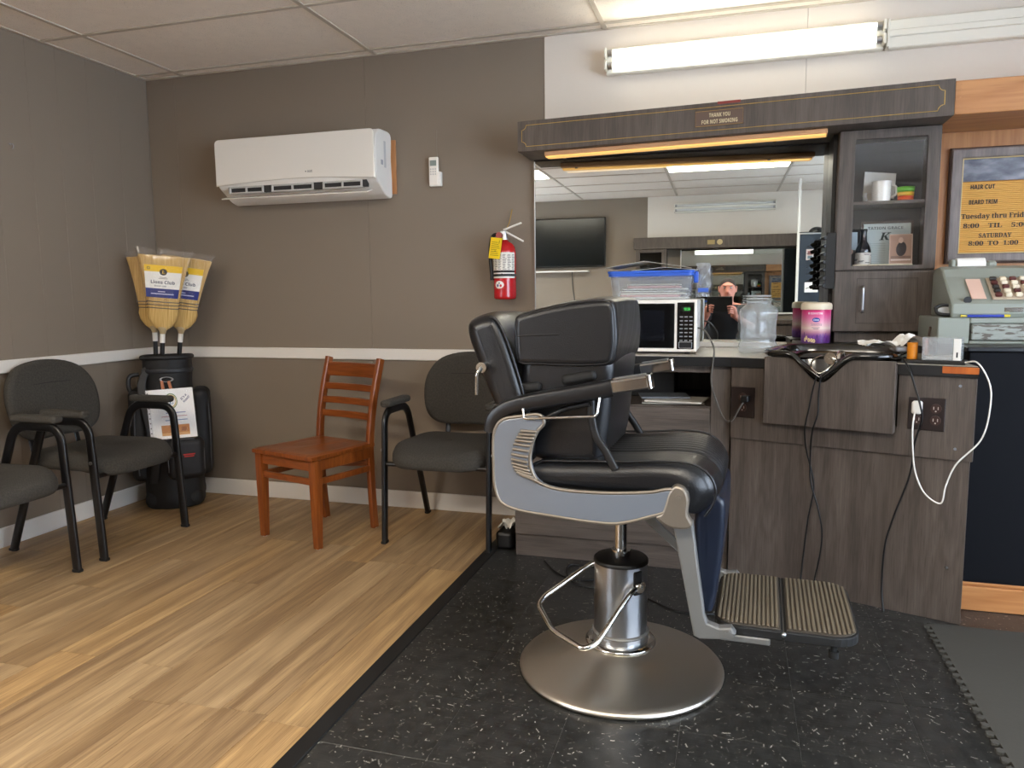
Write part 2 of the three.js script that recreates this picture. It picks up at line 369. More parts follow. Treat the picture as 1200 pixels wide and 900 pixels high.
{ // suspended ceiling with real tiles and tee bars
  const c = struct('ceiling');
  obj('ceiling_slab', span(X0 - 0.1, X1 + 0.1, H + 0.12, H + 0.22, Z0 - 0.1, Z1 + 0.1), M.slab, c);
  const xs = [X0, -3.07, -1.85, -0.63, 0.59, 1.81, X1], zs = [Z0]; for (let z = -3.69; z < Z1 - 0.05; z += 0.62) zs.push(z); zs.push(Z1);
  for (let i = 0; i < xs.length - 1; i++) for (let j = 0; j < zs.length - 1; j++) {
    if (Math.abs(zs[j] - 0.03) < 0.02 && (i === 1 || i === 3)) continue;      // the two light panels sit here
    obj('ceiling_tile', span(xs[i] + 0.002, xs[i + 1] - 0.002, H + 0.003, H + 0.018, zs[j] + 0.002, zs[j + 1] - 0.002, 0.002, rnd() < 0.5, rnd(), rnd()), M.ceil, c);
  }
  for (const x of xs.slice(1, -1)) obj('grid_bar', [span(x - 0.012, x + 0.012, H - 0.003, H + 0.003, Z0, Z1, 0.001), span(x - 0.002, x + 0.002, H + 0.003, H + 0.04, Z0, Z1, 0.0005)], M.grid, c);
  for (const z of zs.slice(1, -1)) obj('grid_bar', [span(X0, X1, H - 0.0025, H + 0.003, z - 0.012, z + 0.012, 0.001), span(X0, X1, H + 0.003, H + 0.04, z - 0.002, z + 0.002, 0.0005)], M.grid, c);
  for (const g of [span(X0, X1, H - 0.003, H + 0.003, Z0, Z0 + 0.022, 0.001), span(X0, X1, H - 0.003, H + 0.003, Z1 - 0.022, Z1, 0.001), span(X0, X0 + 0.022, H - 0.003, H + 0.003, Z0, Z1, 0.001), span(X1 - 0.022, X1, H - 0.003, H + 0.003, Z0, Z1, 0.001)]) obj('wall_angle', g, M.grid, c);
}
{ // back wall: painted sheets, a white board above the mirror, varnished board to the right
  const w = struct('wall_back');
  obj('wall_core', span(X0 - 0.1, X1 + 0.1, -0.012, H + 0.12, Z0 - 0.1, Z0 - 0.008), M.slab, w);
  for (const [a, b] of [[X0, -3.145], [-3.145, -1.925], [-1.925, -0.705], [-0.705, 0.79]]) obj('panel', span(a + 0.0006, b - 0.0006, -0.012, H + 0.02, Z0 - 0.008, Z0, 0.0015), M.taupe, w);
  obj('varnished_panel', span(0.792, X1, -0.012, 1.95, Z0 - 0.008, Z0, 0.0015), M.orange, w);
  for (const [a, b] of [[-0.933, 0.287], [0.2885, 1.5085], [1.51, X1]]) obj('white_panel', span(a, b, a < 0.6 ? 1.90 : 1.952, H, Z0, Z0 + 0.006, 0.0012), M.whiteWall, w);
}
{ // left wall: narrow boards, a large shop window towards the street beyond the frame
  const w = struct('wall_left'), za = 0.5, zb = 2.2, ya = 0.7, yb = 2.15;
  obj('wall_core', [span(X0 - 0.1, X0 - 0.008, -0.012, H + 0.12, Z0 - 0.1, za), span(X0 - 0.1, X0 - 0.008, -0.012, ya, za, zb), span(X0 - 0.1, X0 - 0.008, yb, H + 0.12, za, zb), span(X0 - 0.1, X0 - 0.008, -0.012, H + 0.12, zb, Z1 + 0.1)], M.slab, w);
  const cuts = [Z0, -3.553, -3.345, -3.155, -2.984]; for (let z = -2.79; z < za - 0.1; z += 0.192) cuts.push(z); cuts.push(za);
  for (let i = 0; i < cuts.length - 1; i++) obj('board', span(X0 - 0.008, X0, -0.012, H + 0.02, cuts[i] + 0.0002, cuts[i + 1] - 0.0002, 0.0012), M.taupe, w);
  obj('board', span(X0 - 0.008, X0, -0.012, ya, za, zb, 0.001), M.taupe, w);
  obj('board', span(X0 - 0.008, X0, yb, H + 0.02, za, zb, 0.001), M.taupe, w);
  obj('board', span(X0 - 0.008, X0, -0.012, H + 0.02, zb, Z1, 0.001), M.taupe, w);
  const win = struct('window_1');
  const zs = [za, 1.06, 1.63, zb];
  obj('window_frame', [span(X0 - 0.09, X0 + 0.015, ya, ya + 0.05, za, zb), span(X0 - 0.09, X0 + 0.015, yb - 0.05, yb, za, zb), ...zs.map((z, i) => span(X0 - 0.09, X0 + 0.015, ya, yb, z - (i ? 0.025 : 0), z + (i < 3 ? 0.025 : 0)))], M.trim, win);
  for (let i = 0; i < 3; i++) obj('pane', span(X0 - 0.055, X0 - 0.051, ya + 0.05, yb - 0.05, zs[i] + 0.025, zs[i + 1] - 0.025, 0.001), M.glass, win);
}
{
  const w = struct('wall_right'), za = -2.3, zb = 1.4, ya = 0.45, yb = 2.2;
  obj('wall_surface', [span(X1, X1 + 0.1, -0.012, H + 0.12, Z0 - 0.1, za), span(X1, X1 + 0.1, -0.012, ya, za, zb), span(X1, X1 + 0.1, yb, H + 0.12, za, zb), span(X1, X1 + 0.1, -0.012, H + 0.12, zb, Z1 + 0.1)], M.taupe, w);
  const win = struct('window_2'), zs = [za, -1.06, 0.17, zb];
  obj('window_frame', [span(X1 - 0.015, X1 + 0.09, ya, ya + 0.05, za, zb), span(X1 - 0.015, X1 + 0.09, yb - 0.05, yb, za, zb), ...zs.map((z, i) => span(X1 - 0.015, X1 + 0.09, ya, yb, z - (i ? 0.025 : 0), z + (i < 3 ? 0.025 : 0)))], M.trim, win);
  for (let i = 0; i < 3; i++) obj('pane', span(X1 + 0.051, X1 + 0.055, ya + 0.05, yb - 0.05, zs[i] + 0.025, zs[i + 1] - 0.025, 0.001), M.glass, win);
  const q = struct('wall_front'); obj('wall_surface', span(X0 - 0.1, X1 + 0.1, -0.012, H + 0.12, Z1, Z1 + 0.1), M.taupe, q);
  obj('white_panel', span(-1.0, X1, 1.93, H, Z1 - 0.006, Z1, 0.001), M.whiteWall, q);
}
for (const [n, g] of [
  ['baseboard_back', span(X0, -0.95, 0, 0.094, Z0, Z0 + 0.014, 0.003)], ['baseboard_left', span(X0, X0 + 0.014, 0, 0.094, Z0 + 0.014, Z1, 0.003)],
  ['baseboard_front', span(X0 + 0.014, X1, 0, 0.094, Z1 - 0.014, Z1, 0.003)], ['trim_2', span(X0, -0.99, 0.83, 0.892, Z0, Z0 + 0.018, 0.004)], ['trim_3', span(X0, X0 + 0.018, 0.83, 0.892, Z0 + 0.018, 0.48, 0.004)],
]) obj(n, g, M.trim).userData.kind = 'structure';

// ------------------------------------------------------------------ lights of the room
function troffer(x0, x1, z0, z1, label) {
  const t = thing('ceiling_light', label, 'light', [(x0 + x1) / 2, H, (z0 + z1) / 2], 0, 'recessed ceiling light panels');
  const w = x1 - x0 - 0.026, d = z1 - z0 - 0.026;
  obj('housing', [span(-w / 2, w / 2, 0.09, 0.1, -d / 2, d / 2), span(-w / 2, -w / 2 + 0.012, 0.0, 0.1, -d / 2, d / 2), span(w / 2 - 0.012, w / 2, 0, 0.1, -d / 2, d / 2), span(-w / 2, w / 2, 0, 0.1, -d / 2, -d / 2 + 0.012), span(-w / 2, w / 2, 0, 0.1, d / 2 - 0.012, d / 2)], M.lampWhite, t);
  obj('diffuser', span(-w / 2 + 0.012, w / 2 - 0.012, 0.012, 0.016, -d / 2 + 0.012, d / 2 - 0.012, 0.001), std('#f2eee2', 0.5, { emissive: new THREE.Color(1, 0.95, 0.8), emissiveIntensity: TROFFER_GLOW }), t);
  rectLight('ceiling_light_glow', new THREE.Color(1, 0.9, 0.75), TROFFER_LIGHT, w - 0.03, d - 0.03, [(x0 + x1) / 2, H - 0.004, (z0 + z1) / 2], [(x0 + x1) / 2, 0, (z0 + z1) / 2]);
}
troffer(-0.63, 0.59, 0.03, 0.65, 'flat lit ceiling panel seen in the mirror above the reflected wall lamp');
troffer(-3.07, -1.85, 0.03, 0.65, 'flat lit ceiling panel at the left rim of the mirror image');

function wallLamp(lit, x0, x1, z, face, label) {                    // two bare tubes on a white batten
  const t = thing('wall_lamp', label, 'lamp', [0, 0, 0]);
  const q = (a, b, y0, y1, d0, d1, c) => span(a, b, y0, y1, face > 0 ? z + d0 : z - d1, face > 0 ? z + d1 : z - d0, c);
  obj('batten', [q(x0, x1, 2.226, 2.346, 0, 0.045, 0.006), q(x0, x1, 2.27, 2.302, 0.045, 0.06, 0.004)], M.lampWhite, t);
  for (const y of [2.258, 2.316]) {
    const zc = z + face * 0.066;
    const g = lit ? std('#ffffff', 0.3, { emissive: new THREE.Color(1, 0.985, 0.86), emissiveIntensity: TUBE_GLOW }) : std('#dfe1df', 0.2);
    const tb = obj('tube', cyl(0.0155, 0.0155, x1 - x0 - 0.05, (x0 + x1) / 2, y, zc, 'x'), g, t);
    for (const x of [x0 + 0.02, x1 - 0.02]) { obj('tube_cap', cyl(0.0165, 0.0165, 0.022, x + (x < (x0 + x1) / 2 ? 0.006 : -0.006), y, zc, 'x'), M.steelColumn, tb); }
    for (const x of [x0 + 0.006, x1 - 0.006]) obj('socket', [q(x - 0.006, x + 0.006, y - 0.022, y + 0.022, 0.03, 0.092, 0.004)], M.lampWhite, t);
  }
  return t;
}
wallLamp(true, -0.62, 0.6, Z0 + 0.006, 1, 'lit two-tube fluorescent lamp on the white wall above the valance');
rectLight('wall_lamp_glow', new THREE.Color(1, 0.965, 0.82), TUBE_LIGHT, 1.15, 0.085, [-0.01, 2.287, Z0 + 0.096], [-0.01, 2.287, 0]);
wallLamp(false, -0.66, 0.58, Z1 - 0.006, -1, 'unlit two-tube fluorescent lamp seen in the mirror on the far white wall');
{
  const t = thing('lamp_housing', 'blank white lamp housing continuing beside the lit fluorescent tubes', 'lamp');
  obj('batten', [span(0.612, 2.0, 2.226, 2.346, Z0 + 0.006, Z0 + 0.05, 0.005)], M.lampWhite, t);
  obj('end_cap', [span(0.606, 0.616, 2.228, 2.344, Z0 + 0.006, Z0 + 0.075, 0.003), span(0.616, 2.0, 2.272, 2.3, Z0 + 0.05, Z0 + 0.062, 0.003)], M.lampWhite, t);
}

// ------------------------------------------------------------------ valance over the mirror, lamp, sign
const VA = Math.atan2(0.149, 1.805), VL = Math.hypot(0.149, 1.805);
function notched(x0, x1, y0, y1, r) {                              // rectangle with scooped corners
  const o = []; const sc = (cx, cy, a0, a1) => { for (let i = 0; i <= 5; i++) { const a = a0 + (a1 - a0) * i / 5; o.push(V(cx + r * Math.cos(a), cy + r * Math.sin(a), 0)); } };
  const P = Math.PI;
  sc(x0, y0, P / 2, 0); sc(x1, y0, P, P / 2); sc(x1, y1, -P / 2, -P); sc(x0, y1, 0, -P / 2);
  return o;
}
{
  const v = thing('valance', 'long grey wood-grain valance with gold pinstripe above the wide mirror', 'valance', [-1.003, 1.853, -3.526], -VA);
  const c = Math.cos(VA), s = Math.sin(VA), loc = (x, z) => { const dx = x + 1.003, dz = z + 3.526; return [dx * c + dz * s, -dx * s + dz * c]; };
  obj('body', prism([loc(-1.003, Z0 + 0.006), loc(0.802, Z0 + 0.006), loc(0.802, -3.377), loc(-1.003, -3.526)], 0, 0.139, 0.002), M.lam, v);
  const path = notched(0.02, VL - 0.035, 0.022, 0.119, 0.022).map((p) => p.clone().add(V(0, 0, 0.0004)));
  obj('pinstripe', sweep(path, [[-0.0006, -0.0012], [0.0008, -0.0012], [0.0008, 0.0012], [-0.0006, 0.0012]], [0, 0, 1], true), M.gold, v);
  obj('red_label', place(sheet(0.095, 0.011), 0.965, 0.1345, 0.0005), std('#8a3028', 0.6), v);
  const sg = thing('no_smoking_sign', 'small brown no-smoking plaque with pale lettering on the valance', 'sign', [-1.003 + 0.925 * c, 1.926, -3.526 + 0.925 * s], -VA);
  obj('plaque', span(-0.102, 0.102, -0.034, 0.034, 0.0003, 0.0035, 0.0012), std('#5f4a3e', 0.5), sg);
  obj('border', sweep([V(-0.098, -0.031, 0.0035), V(0.098, -0.031, 0.0035), V(0.098, 0.031, 0.0035), V(-0.098, 0.031, 0.0035)], [[-0.0005, -0.0006], [0.0005, -0.0006], [0.0005, 0.0006], [-0.0005, 0.0006]], [0, 0, 1], true), M.gold, sg);
  obj('lettering', [text('THANK YOU', fontSans, 0.0165, 0.001, 0.088).translate(0.002, 0.0125, 0.0032), text('FOR NOT SMOKING', fontSans, 0.0165, 0.001, 0.15).translate(0.002, -0.0145, 0.0032)], std('#d8c7a0', 0.5), sg);
  // warm strip lamp under the valance
  const l = thing('strip_lamp', 'long amber strip lamp glowing under the valance', 'lamp', [-1.003, 1.853, -3.526], -VA);
  obj('housing', [span(0.12, 1.36, -0.022, -0.0005, -0.13, -0.035, 0.003)], std('#c9966a', 0.45), l);
  obj('diffuser', [span(0.125, 1.355, -0.028, -0.0205, -0.085, -0.037, 0.003)], std('#e0a85c', 0.5, { emissive: new THREE.Color(1, 0.56, 0.16), emissiveIntensity: AMBER_GLOW }), l);
  for (const x of [0.2, 1.15]) obj('screw', cyl(0.008, 0.008, 0.006, x, -0.0245, -0.105, 'y', 16), M.chrome, l);
  rectLight('strip_lamp_glow', new THREE.Color(1, 0.62, 0.25), AMBER_LIGHT, 1.2, 0.04, [-1.003 + 0.74 * c + 0.061 * s, 1.822, -3.526 + 0.74 * s - 0.061 * c], [-1.003 + 0.74 * c + 0.061 * s, 0, -3.526 + 0.74 * s - 0.061 * c]);
}
// varnished board carrying on from the valance
obj('varnished_board', [span(0.806, X1, 1.86, 1.988, Z0 + 0.006, -3.4, 0.003, true), ...[1.972, 1.957, 1.925].map((y) => cyl(0.003, 0.003, 0.002, 0.826, y, -3.4, 'z', 10))], std('#ffffff', 0.4, { map: orangeTex }));
tag(scene.children.at(-1), 'bright orange varnished board continuing the line of the valance', 'board');

// ------------------------------------------------------------------ mirrors
{
  const m = thing('wall_mirror', 'wide wall mirror behind the counter, reflecting the room', 'mirror', [-0.28, 0, Z0 + 0.0145], 0.5 * Math.PI / 180);
  obj('glass', span(-0.70, 0.683, 0.945, 1.845, -0.002, 0.002, 0.0015), M.mirror, m);
  obj('side_channel', span(0.683, 0.69, 0.945, 1.845, -0.003, 0.005, 0.001), M.steelColumn, m); obj('side_channel', span(-0.705, -0.7, 0.945, 1.845, -0.003, 0.004, 0.001), M.steelColumn, m);
  obj('top_channel', span(-0.705, 0.70, 1.845, 1.852, -0.003, 0.006, 0.001), M.black, m);
  obj('sill', span(-0.705, 0.52, 0.9215, 0.945, -0.004, 0.03, 0.002), M.trim, m);
}

// ------------------------------------------------------------------ wall cabinet
function makeCabinet(name, label, pos, turn) {                     // origin: bottom left front corner, width .387, depth .24
  const t = thing(name, label, 'cabinet', pos, turn), W = 0.387, D = 0.243, Y1 = 0.895, y0 = 0.0005;
  obj('carcass', [span(0, 0.016, 0.048, Y1, -D, -0.018, 0.001), span(W - 0.016, W, 0.048, Y1, -D, -0.018, 0.001), span(0.016, W - 0.016, Y1 - 0.016, Y1, -D, -0.018, 0.001), span(0.016, W - 0.016, 0.048, 0.064, -D, -0.018, 0.001), span(0.016, W - 0.016, 0.296, 0.312, -D, -0.018, 0.001), span(0.012, W - 0.012, y0, 0.048, -D, -0.04, 0.001)], M.lam, t);
  obj('back_panel', span(0.016, W - 0.016, 0.064, Y1 - 0.016, -D, -D + 0.006, 0.001), std('#15181a', 0.6), t);
  obj('shelf', span(0.016, W - 0.016, 0.588, 0.602, -D + 0.006, -0.03, 0.001), M.lam, t);
  const d = obj('glass_door', boxUV(extr([[0.001, 0.312], [W - 0.001, 0.312], [W - 0.001, Y1 - 0.002], [0.001, Y1 - 0.002]], 0.017, 0.002, [[[0.063, 0.33], [0.063, Y1 - 0.04], [W - 0.05, Y1 - 0.04], [W - 0.05, 0.33]]]).translate(0, 0, -0.0085)), M.lam, t);
  obj('pane', span(0.058, W - 0.045, 0.326, Y1 - 0.036, -0.0135, -0.0105, 0.0005), M.glass, d);
  const e = obj('lower_door', [span(0.001, W - 0.001, 0.05, 0.307, -0.017, 0, 0.002)], M.lam, t);
  obj('routed_line', sweep([V(0.09, 0.085, 0.0004), V(0.325, 0.085, 0.0004), V(0.325, 0.275, 0.0004), V(0.09, 0.275, 0.0004)], [[-0.001, -0.0012], [0.0006, -0.0012], [0.0006, 0.0012], [-0.001, 0.0012]], [0, 0, 1], true), std('#3d342e', 0.6), e);
  obj('handle', [rod([[0.112, 0.135, 0.0], [0.112, 0.135, 0.028], [0.112, 0.24, 0.028], [0.112, 0.24, 0]], 0.0055, 0.01)], M.steelColumn, e);
  return t;
}
makeCabinet('display_cabinet', 'grey wood-grain cabinet with glass door beside the mirror', [0.413, 0.957, -3.53], 0);
{
  const f = obj('filler_strip', span(0.3965, 0.412, 0.957, 1.852, Z0 + 0.0005, -3.6, 0.001), M.black);
  tag(f, 'narrow black upright strip between the mirror and the display cabinet', 'strip');
}
// ------------------------------------------------------------------ counter
const SA = 19.557 * Math.PI / 180, SB = [-0.004, -3.148], sc = Math.cos(SA), ss = Math.sin(SA);
const sw = (xl, zl) => [SB[0] + xl * sc - zl * ss, SB[1] + xl * ss + zl * sc];     // angled unit -> world x, z
const rimOut = (i, n = 72) => { const t = i / n * 6.28318, c = Math.cos(t), s = Math.sin(t), e = 4.2; return [0.36 + 0.245 * Math.sign(c) * Math.abs(c) ** (2 / e), -0.155 + 0.217 * Math.sign(s) * Math.abs(s) ** (2 / e)]; };
{
  const d = thing('drawer_unit', 'low wood-grain drawer unit with an open magazine shelf under the microwave', 'cabinet');
  const x0 = -0.93, x1 = -0.006, zf = -3.185;
  obj('carcass', [span(x0, x0 + 0.018, 0.1, 0.88, Z0 + 0.001, zf, 0.001), span(-0.083, x1, 0.1, 0.88, Z0 + 0.001, zf + 0.012, 0.001), span(x0 + 0.018, -0.083, 0.69, 0.708, Z0 + 0.001, zf, 0.001), span(x0 + 0.018, -0.083, 0.1, 0.118, Z0 + 0.001, zf, 0.001), span(x0 + 0.018, -0.083, 0.118, 0.88, Z0 + 0.001, Z0 + 0.012, 0.001), span(x0 + 0.018, -0.083, 0.85, 0.88, zf - 0.02, zf, 0.001)], M.lam, d);
  obj('toe_kick', span(x0, x1, 0.0005, 0.0995, Z0 + 0.02, -3.182, 0.001, true), M.lam, d);
  for (const [a, b] of [[0.104, 0.296], [0.3, 0.492], [0.496, 0.704]]) {
    const w = obj('drawer', span(x0 + 0.002, -0.085, a, b, zf + 0.0005, zf + 0.02, 0.002, true), M.lam, d);
    obj('routed_line', sweep([V(x0 + 0.03, a + 0.05, zf + 0.0202), V(-0.11, a + 0.05, zf + 0.0202), V(-0.11, b - 0.05, zf + 0.0202), V(x0 + 0.03, b - 0.05, zf + 0.0202)], [[-0.001, -0.001], [0.0005, -0.001], [0.0005, 0.001], [-0.001, 0.001]], [0, 0, 1], true), std('#4a4038', 0.6), w);
  }
  const u = thing('sink_cabinet', 'angled wood-grain cabinet below the black shampoo sink', 'cabinet');
  const S = sw, L = 0.8394;
  const wall = (a, b, y0, y1, z0l, z1l, c = 0.001) => prism([S(a, z0l), S(b, z0l), S(b, z1l), S(a, z1l)], y0, y1, c);
  obj('lower_front', wall(0.0, L, 0.0008, 0.5895, -0.03, -0.012), M.lam, u);
  { const g = boxUV(extr([[0, 0.59], [L + 0.008, 0.59], [L + 0.008, 0.8795], [0.61, 0.8795], [0.61, 0.69], [0.13, 0.69], [0.13, 0.8795], [0, 0.8795]], 0.03, 0.001).translate(0, 0, -0.015)); const [px, pz] = S(0, 0); obj('upper_front', place(g, px, 0, pz, -SA), M.lam, u); }
  obj('apron_cheek', wall(0.145, 0.155, 0.67, 0.915, 0.0005, 0.0295), M.lam, u); obj('apron_cheek', wall(0.595, 0.605, 0.67, 0.915, 0.0005, 0.0295), M.lam, u); obj('apron_bottom', wall(0.1555, 0.5945, 0.67, 0.68, 0.0005, 0.0295), M.lam, u);
  const zr = S(L, -0.031);
  obj('end_panel', [span(zr[0] - 0.018, zr[0], 0.0008, 0.8795, Z0 + 0.3, zr[1] - 0.006, 0.001)], M.lam, u);
  const ao = [[0.145, 0.67], [0.605, 0.67], [0.605, 0.929]]; for (let i = 0; i <= 24; i++) { const x = 0.48 - i * 0.01, g = 0.5 + 0.5 * Math.cos(clamp(Math.abs(x - 0.352) / 0.12, 0, 1) * Math.PI); ao.push([x, 0.929 - 0.089 * g]); } ao.push([0.145, 0.929]);
  { const g = boxUV(extr(ao, 0.016, 0.002).translate(0, 0, 0.038)); const [px, pz] = S(0, 0); obj('apron', place(g, px, 0, pz, -SA), M.lam, u); }
  for (const [a, y] of [[0.8, 0.85], [0.795, 0.63], [0.79, 0.2]]) { const p = S(a, y > 0.59 ? 0.0 : -0.012); obj('screw', cyl(0.005, 0.005, 0.003, p[0], y, p[1], 'z', 12), M.steelColumn, u); }
  const hole = []; for (let i = 0; i < 48; i++) { const [a, b] = rimOut(i, 48); hole.push(S(0.36 + (a - 0.36) * 0.93, -0.155 + (b + 0.155) * 0.93 - 0.012)); }
  const ct = thing('countertop', 'pale laminate countertop with dark front edge around the sink', 'countertop');
  // the hole opens through the front edge under the neck dip, so the outline runs round it
  const fr = [S(0.0, 0.012), S(0.135, 0.012), S(0.135, -0.36), S(0.59, -0.36), S(0.59, 0.012), S(L + 0.012, 0.012)];
  const poly = [[-0.945, Z0 + 0.001], [-0.945, -3.16], ...fr, [fr[5][0], Z0 + 0.3], [0.79, Z0 + 0.3], [0.79, Z0 + 0.001]];
  obj('slab', prism(poly, 0.8805, 0.919, 0.002), std('#17181a', 0.35), ct);
  const ins = [[-0.9435, Z0 + 0.0012], [-0.9435, -3.1625], S(0.0, 0.0095), S(0.132, 0.0095), S(0.132, -0.363), S(0.593, -0.363), S(0.593, 0.0095), S(L + 0.0095, 0.0095), [fr[5][0] - 0.002, Z0 + 0.302], [0.788, Z0 + 0.302], [0.788, Z0 + 0.0012]];
  obj('laminate_top', prism(ins, 0.919, 0.9205, 0), phy('#b9b1a4', 0.22), ct);
  const ea = S(0.745, 0.0125), eb = S(0.855, 0.0125);
  obj('chipped_edge', prism([S(0.745, 0.0122), S(0.853, 0.0122), S(0.853, 0.0148), S(0.745, 0.0148)], 0.893, 0.9165, 0.0008), std('#ffffff', 0.45, { map: orangeTex, color: '#ffc070' }), ct);
  const lg = obj('ledge', [span(0.262, 0.803, 0.921, 0.9565, Z0 + 0.05, -3.46, 0.003)], std('#201d1b', 0.4)); tag(lg, 'low dark ledge along the wall behind the shampoo sink', 'ledge');
}
{ // shampoo sink: glossy black bowl with a dip for the neck
  const t = thing('shampoo_sink', 'glossy black shampoo sink with a curved dip for the neck', 'sink', [SB[0], 0, SB[1]], -SA);
  const N = 72, rings = [[0.97, 0.62, 0], [0.9, 0.7, 0], [0.8, 0.9, 1], [0.86, 0.925, 1], [0.98, 0.931, 1], [1, 0.937, 1], [1.004, 0.945, 1], [0.985, 0.955, 1], [0.95, 0.956, 1], [0.925, 0.948, 1], [0.9, 0.92, 0.9], [0.84, 0.84, 0.25], [0.7, 0.775, 0], [0.4, 0.755, 0], [0.02, 0.748, 0]].slice(2);
  const pos = [], idx = [];
  rings.forEach(([k, y, dip]) => { for (let i = 0; i < N; i++) {
    const [x, z] = rimOut(i, N), xl = 0.36 + (x - 0.36) * k, zl = -0.155 + (z + 0.155) * k;
    const f = sstep(-0.06, 0.06, z) * dip, q = Math.abs(x - 0.352), g = 0.5 + 0.5 * Math.cos(clamp(q / 0.12, 0, 1) * Math.PI);
    pos.push(xl, y - 0.089 * f * g + 0.004 * sstep(0.1, -0.38, z), zl);
  } });
  for (let r = 0; r < rings.length - 1; r++) for (let i = 0; i < N; i++) { const a = r * N + i, b = r * N + (i + 1) % N, c = a + N, d = b + N; idx.push(a, c, b, b, c, d); }
  const g = new THREE.BufferGeometry(); g.setAttribute('position', new THREE.Float32BufferAttribute(pos, 3)); g.setIndex(idx); g.computeVertexNormals();
  obj('bowl', clean(g), M.blackGloss, t);
  obj('drain', [cyl(0.03, 0.03, 0.006, 0.36, 0.753, -0.155), cyl(0.018, 0.018, 0.01, 0.36, 0.757, -0.155)], M.chrome, t);
  const fa = obj('faucet', [cyl(0.022, 0.026, 0.03, 0.36, 0.83, -0.30), rod([[0.36, 0.84, -0.30], [0.36, 0.925, -0.29], [0.36, 0.935, -0.22], [0.36, 0.9, -0.185]], 0.011, 0.03), cyl(0.016, 0.018, 0.03, 0.36, 0.90, -0.183)], M.chrome, t);
  for (const x of [0.315, 0.405]) obj('tap', [cyl(0.014, 0.017, 0.05, x, 0.86, -0.3), ball(0.02, x, 0.892, -0.3), rod([[x - 0.028, 0.9, -0.3], [x + 0.028, 0.9, -0.3]], 0.006)], M.chrome, fa);
  const hs = thing('sprayer_hose', 'looped chrome sprayer hose hanging over the sink lip', 'hose', [SB[0], 0, SB[1]], -SA);
  obj('hose', [wire([[0.36, 0.9, -0.17], [0.33, 0.93, -0.08], [0.31, 0.915, 0.0], [0.325, 0.892, 0.055], [0.355, 0.876, 0.066], [0.38, 0.892, 0.055], [0.39, 0.915, 0.01], [0.37, 0.93, -0.03]], 0.0038)], M.chrome, hs);
  obj('spray_head', [cyl(0.02, 0.013, 0.05, 0.37, 0.927, -0.05, 'z'), cyl(0.022, 0.022, 0.006, 0.37, 0.927, -0.024, 'z')], M.chrome, hs);
}
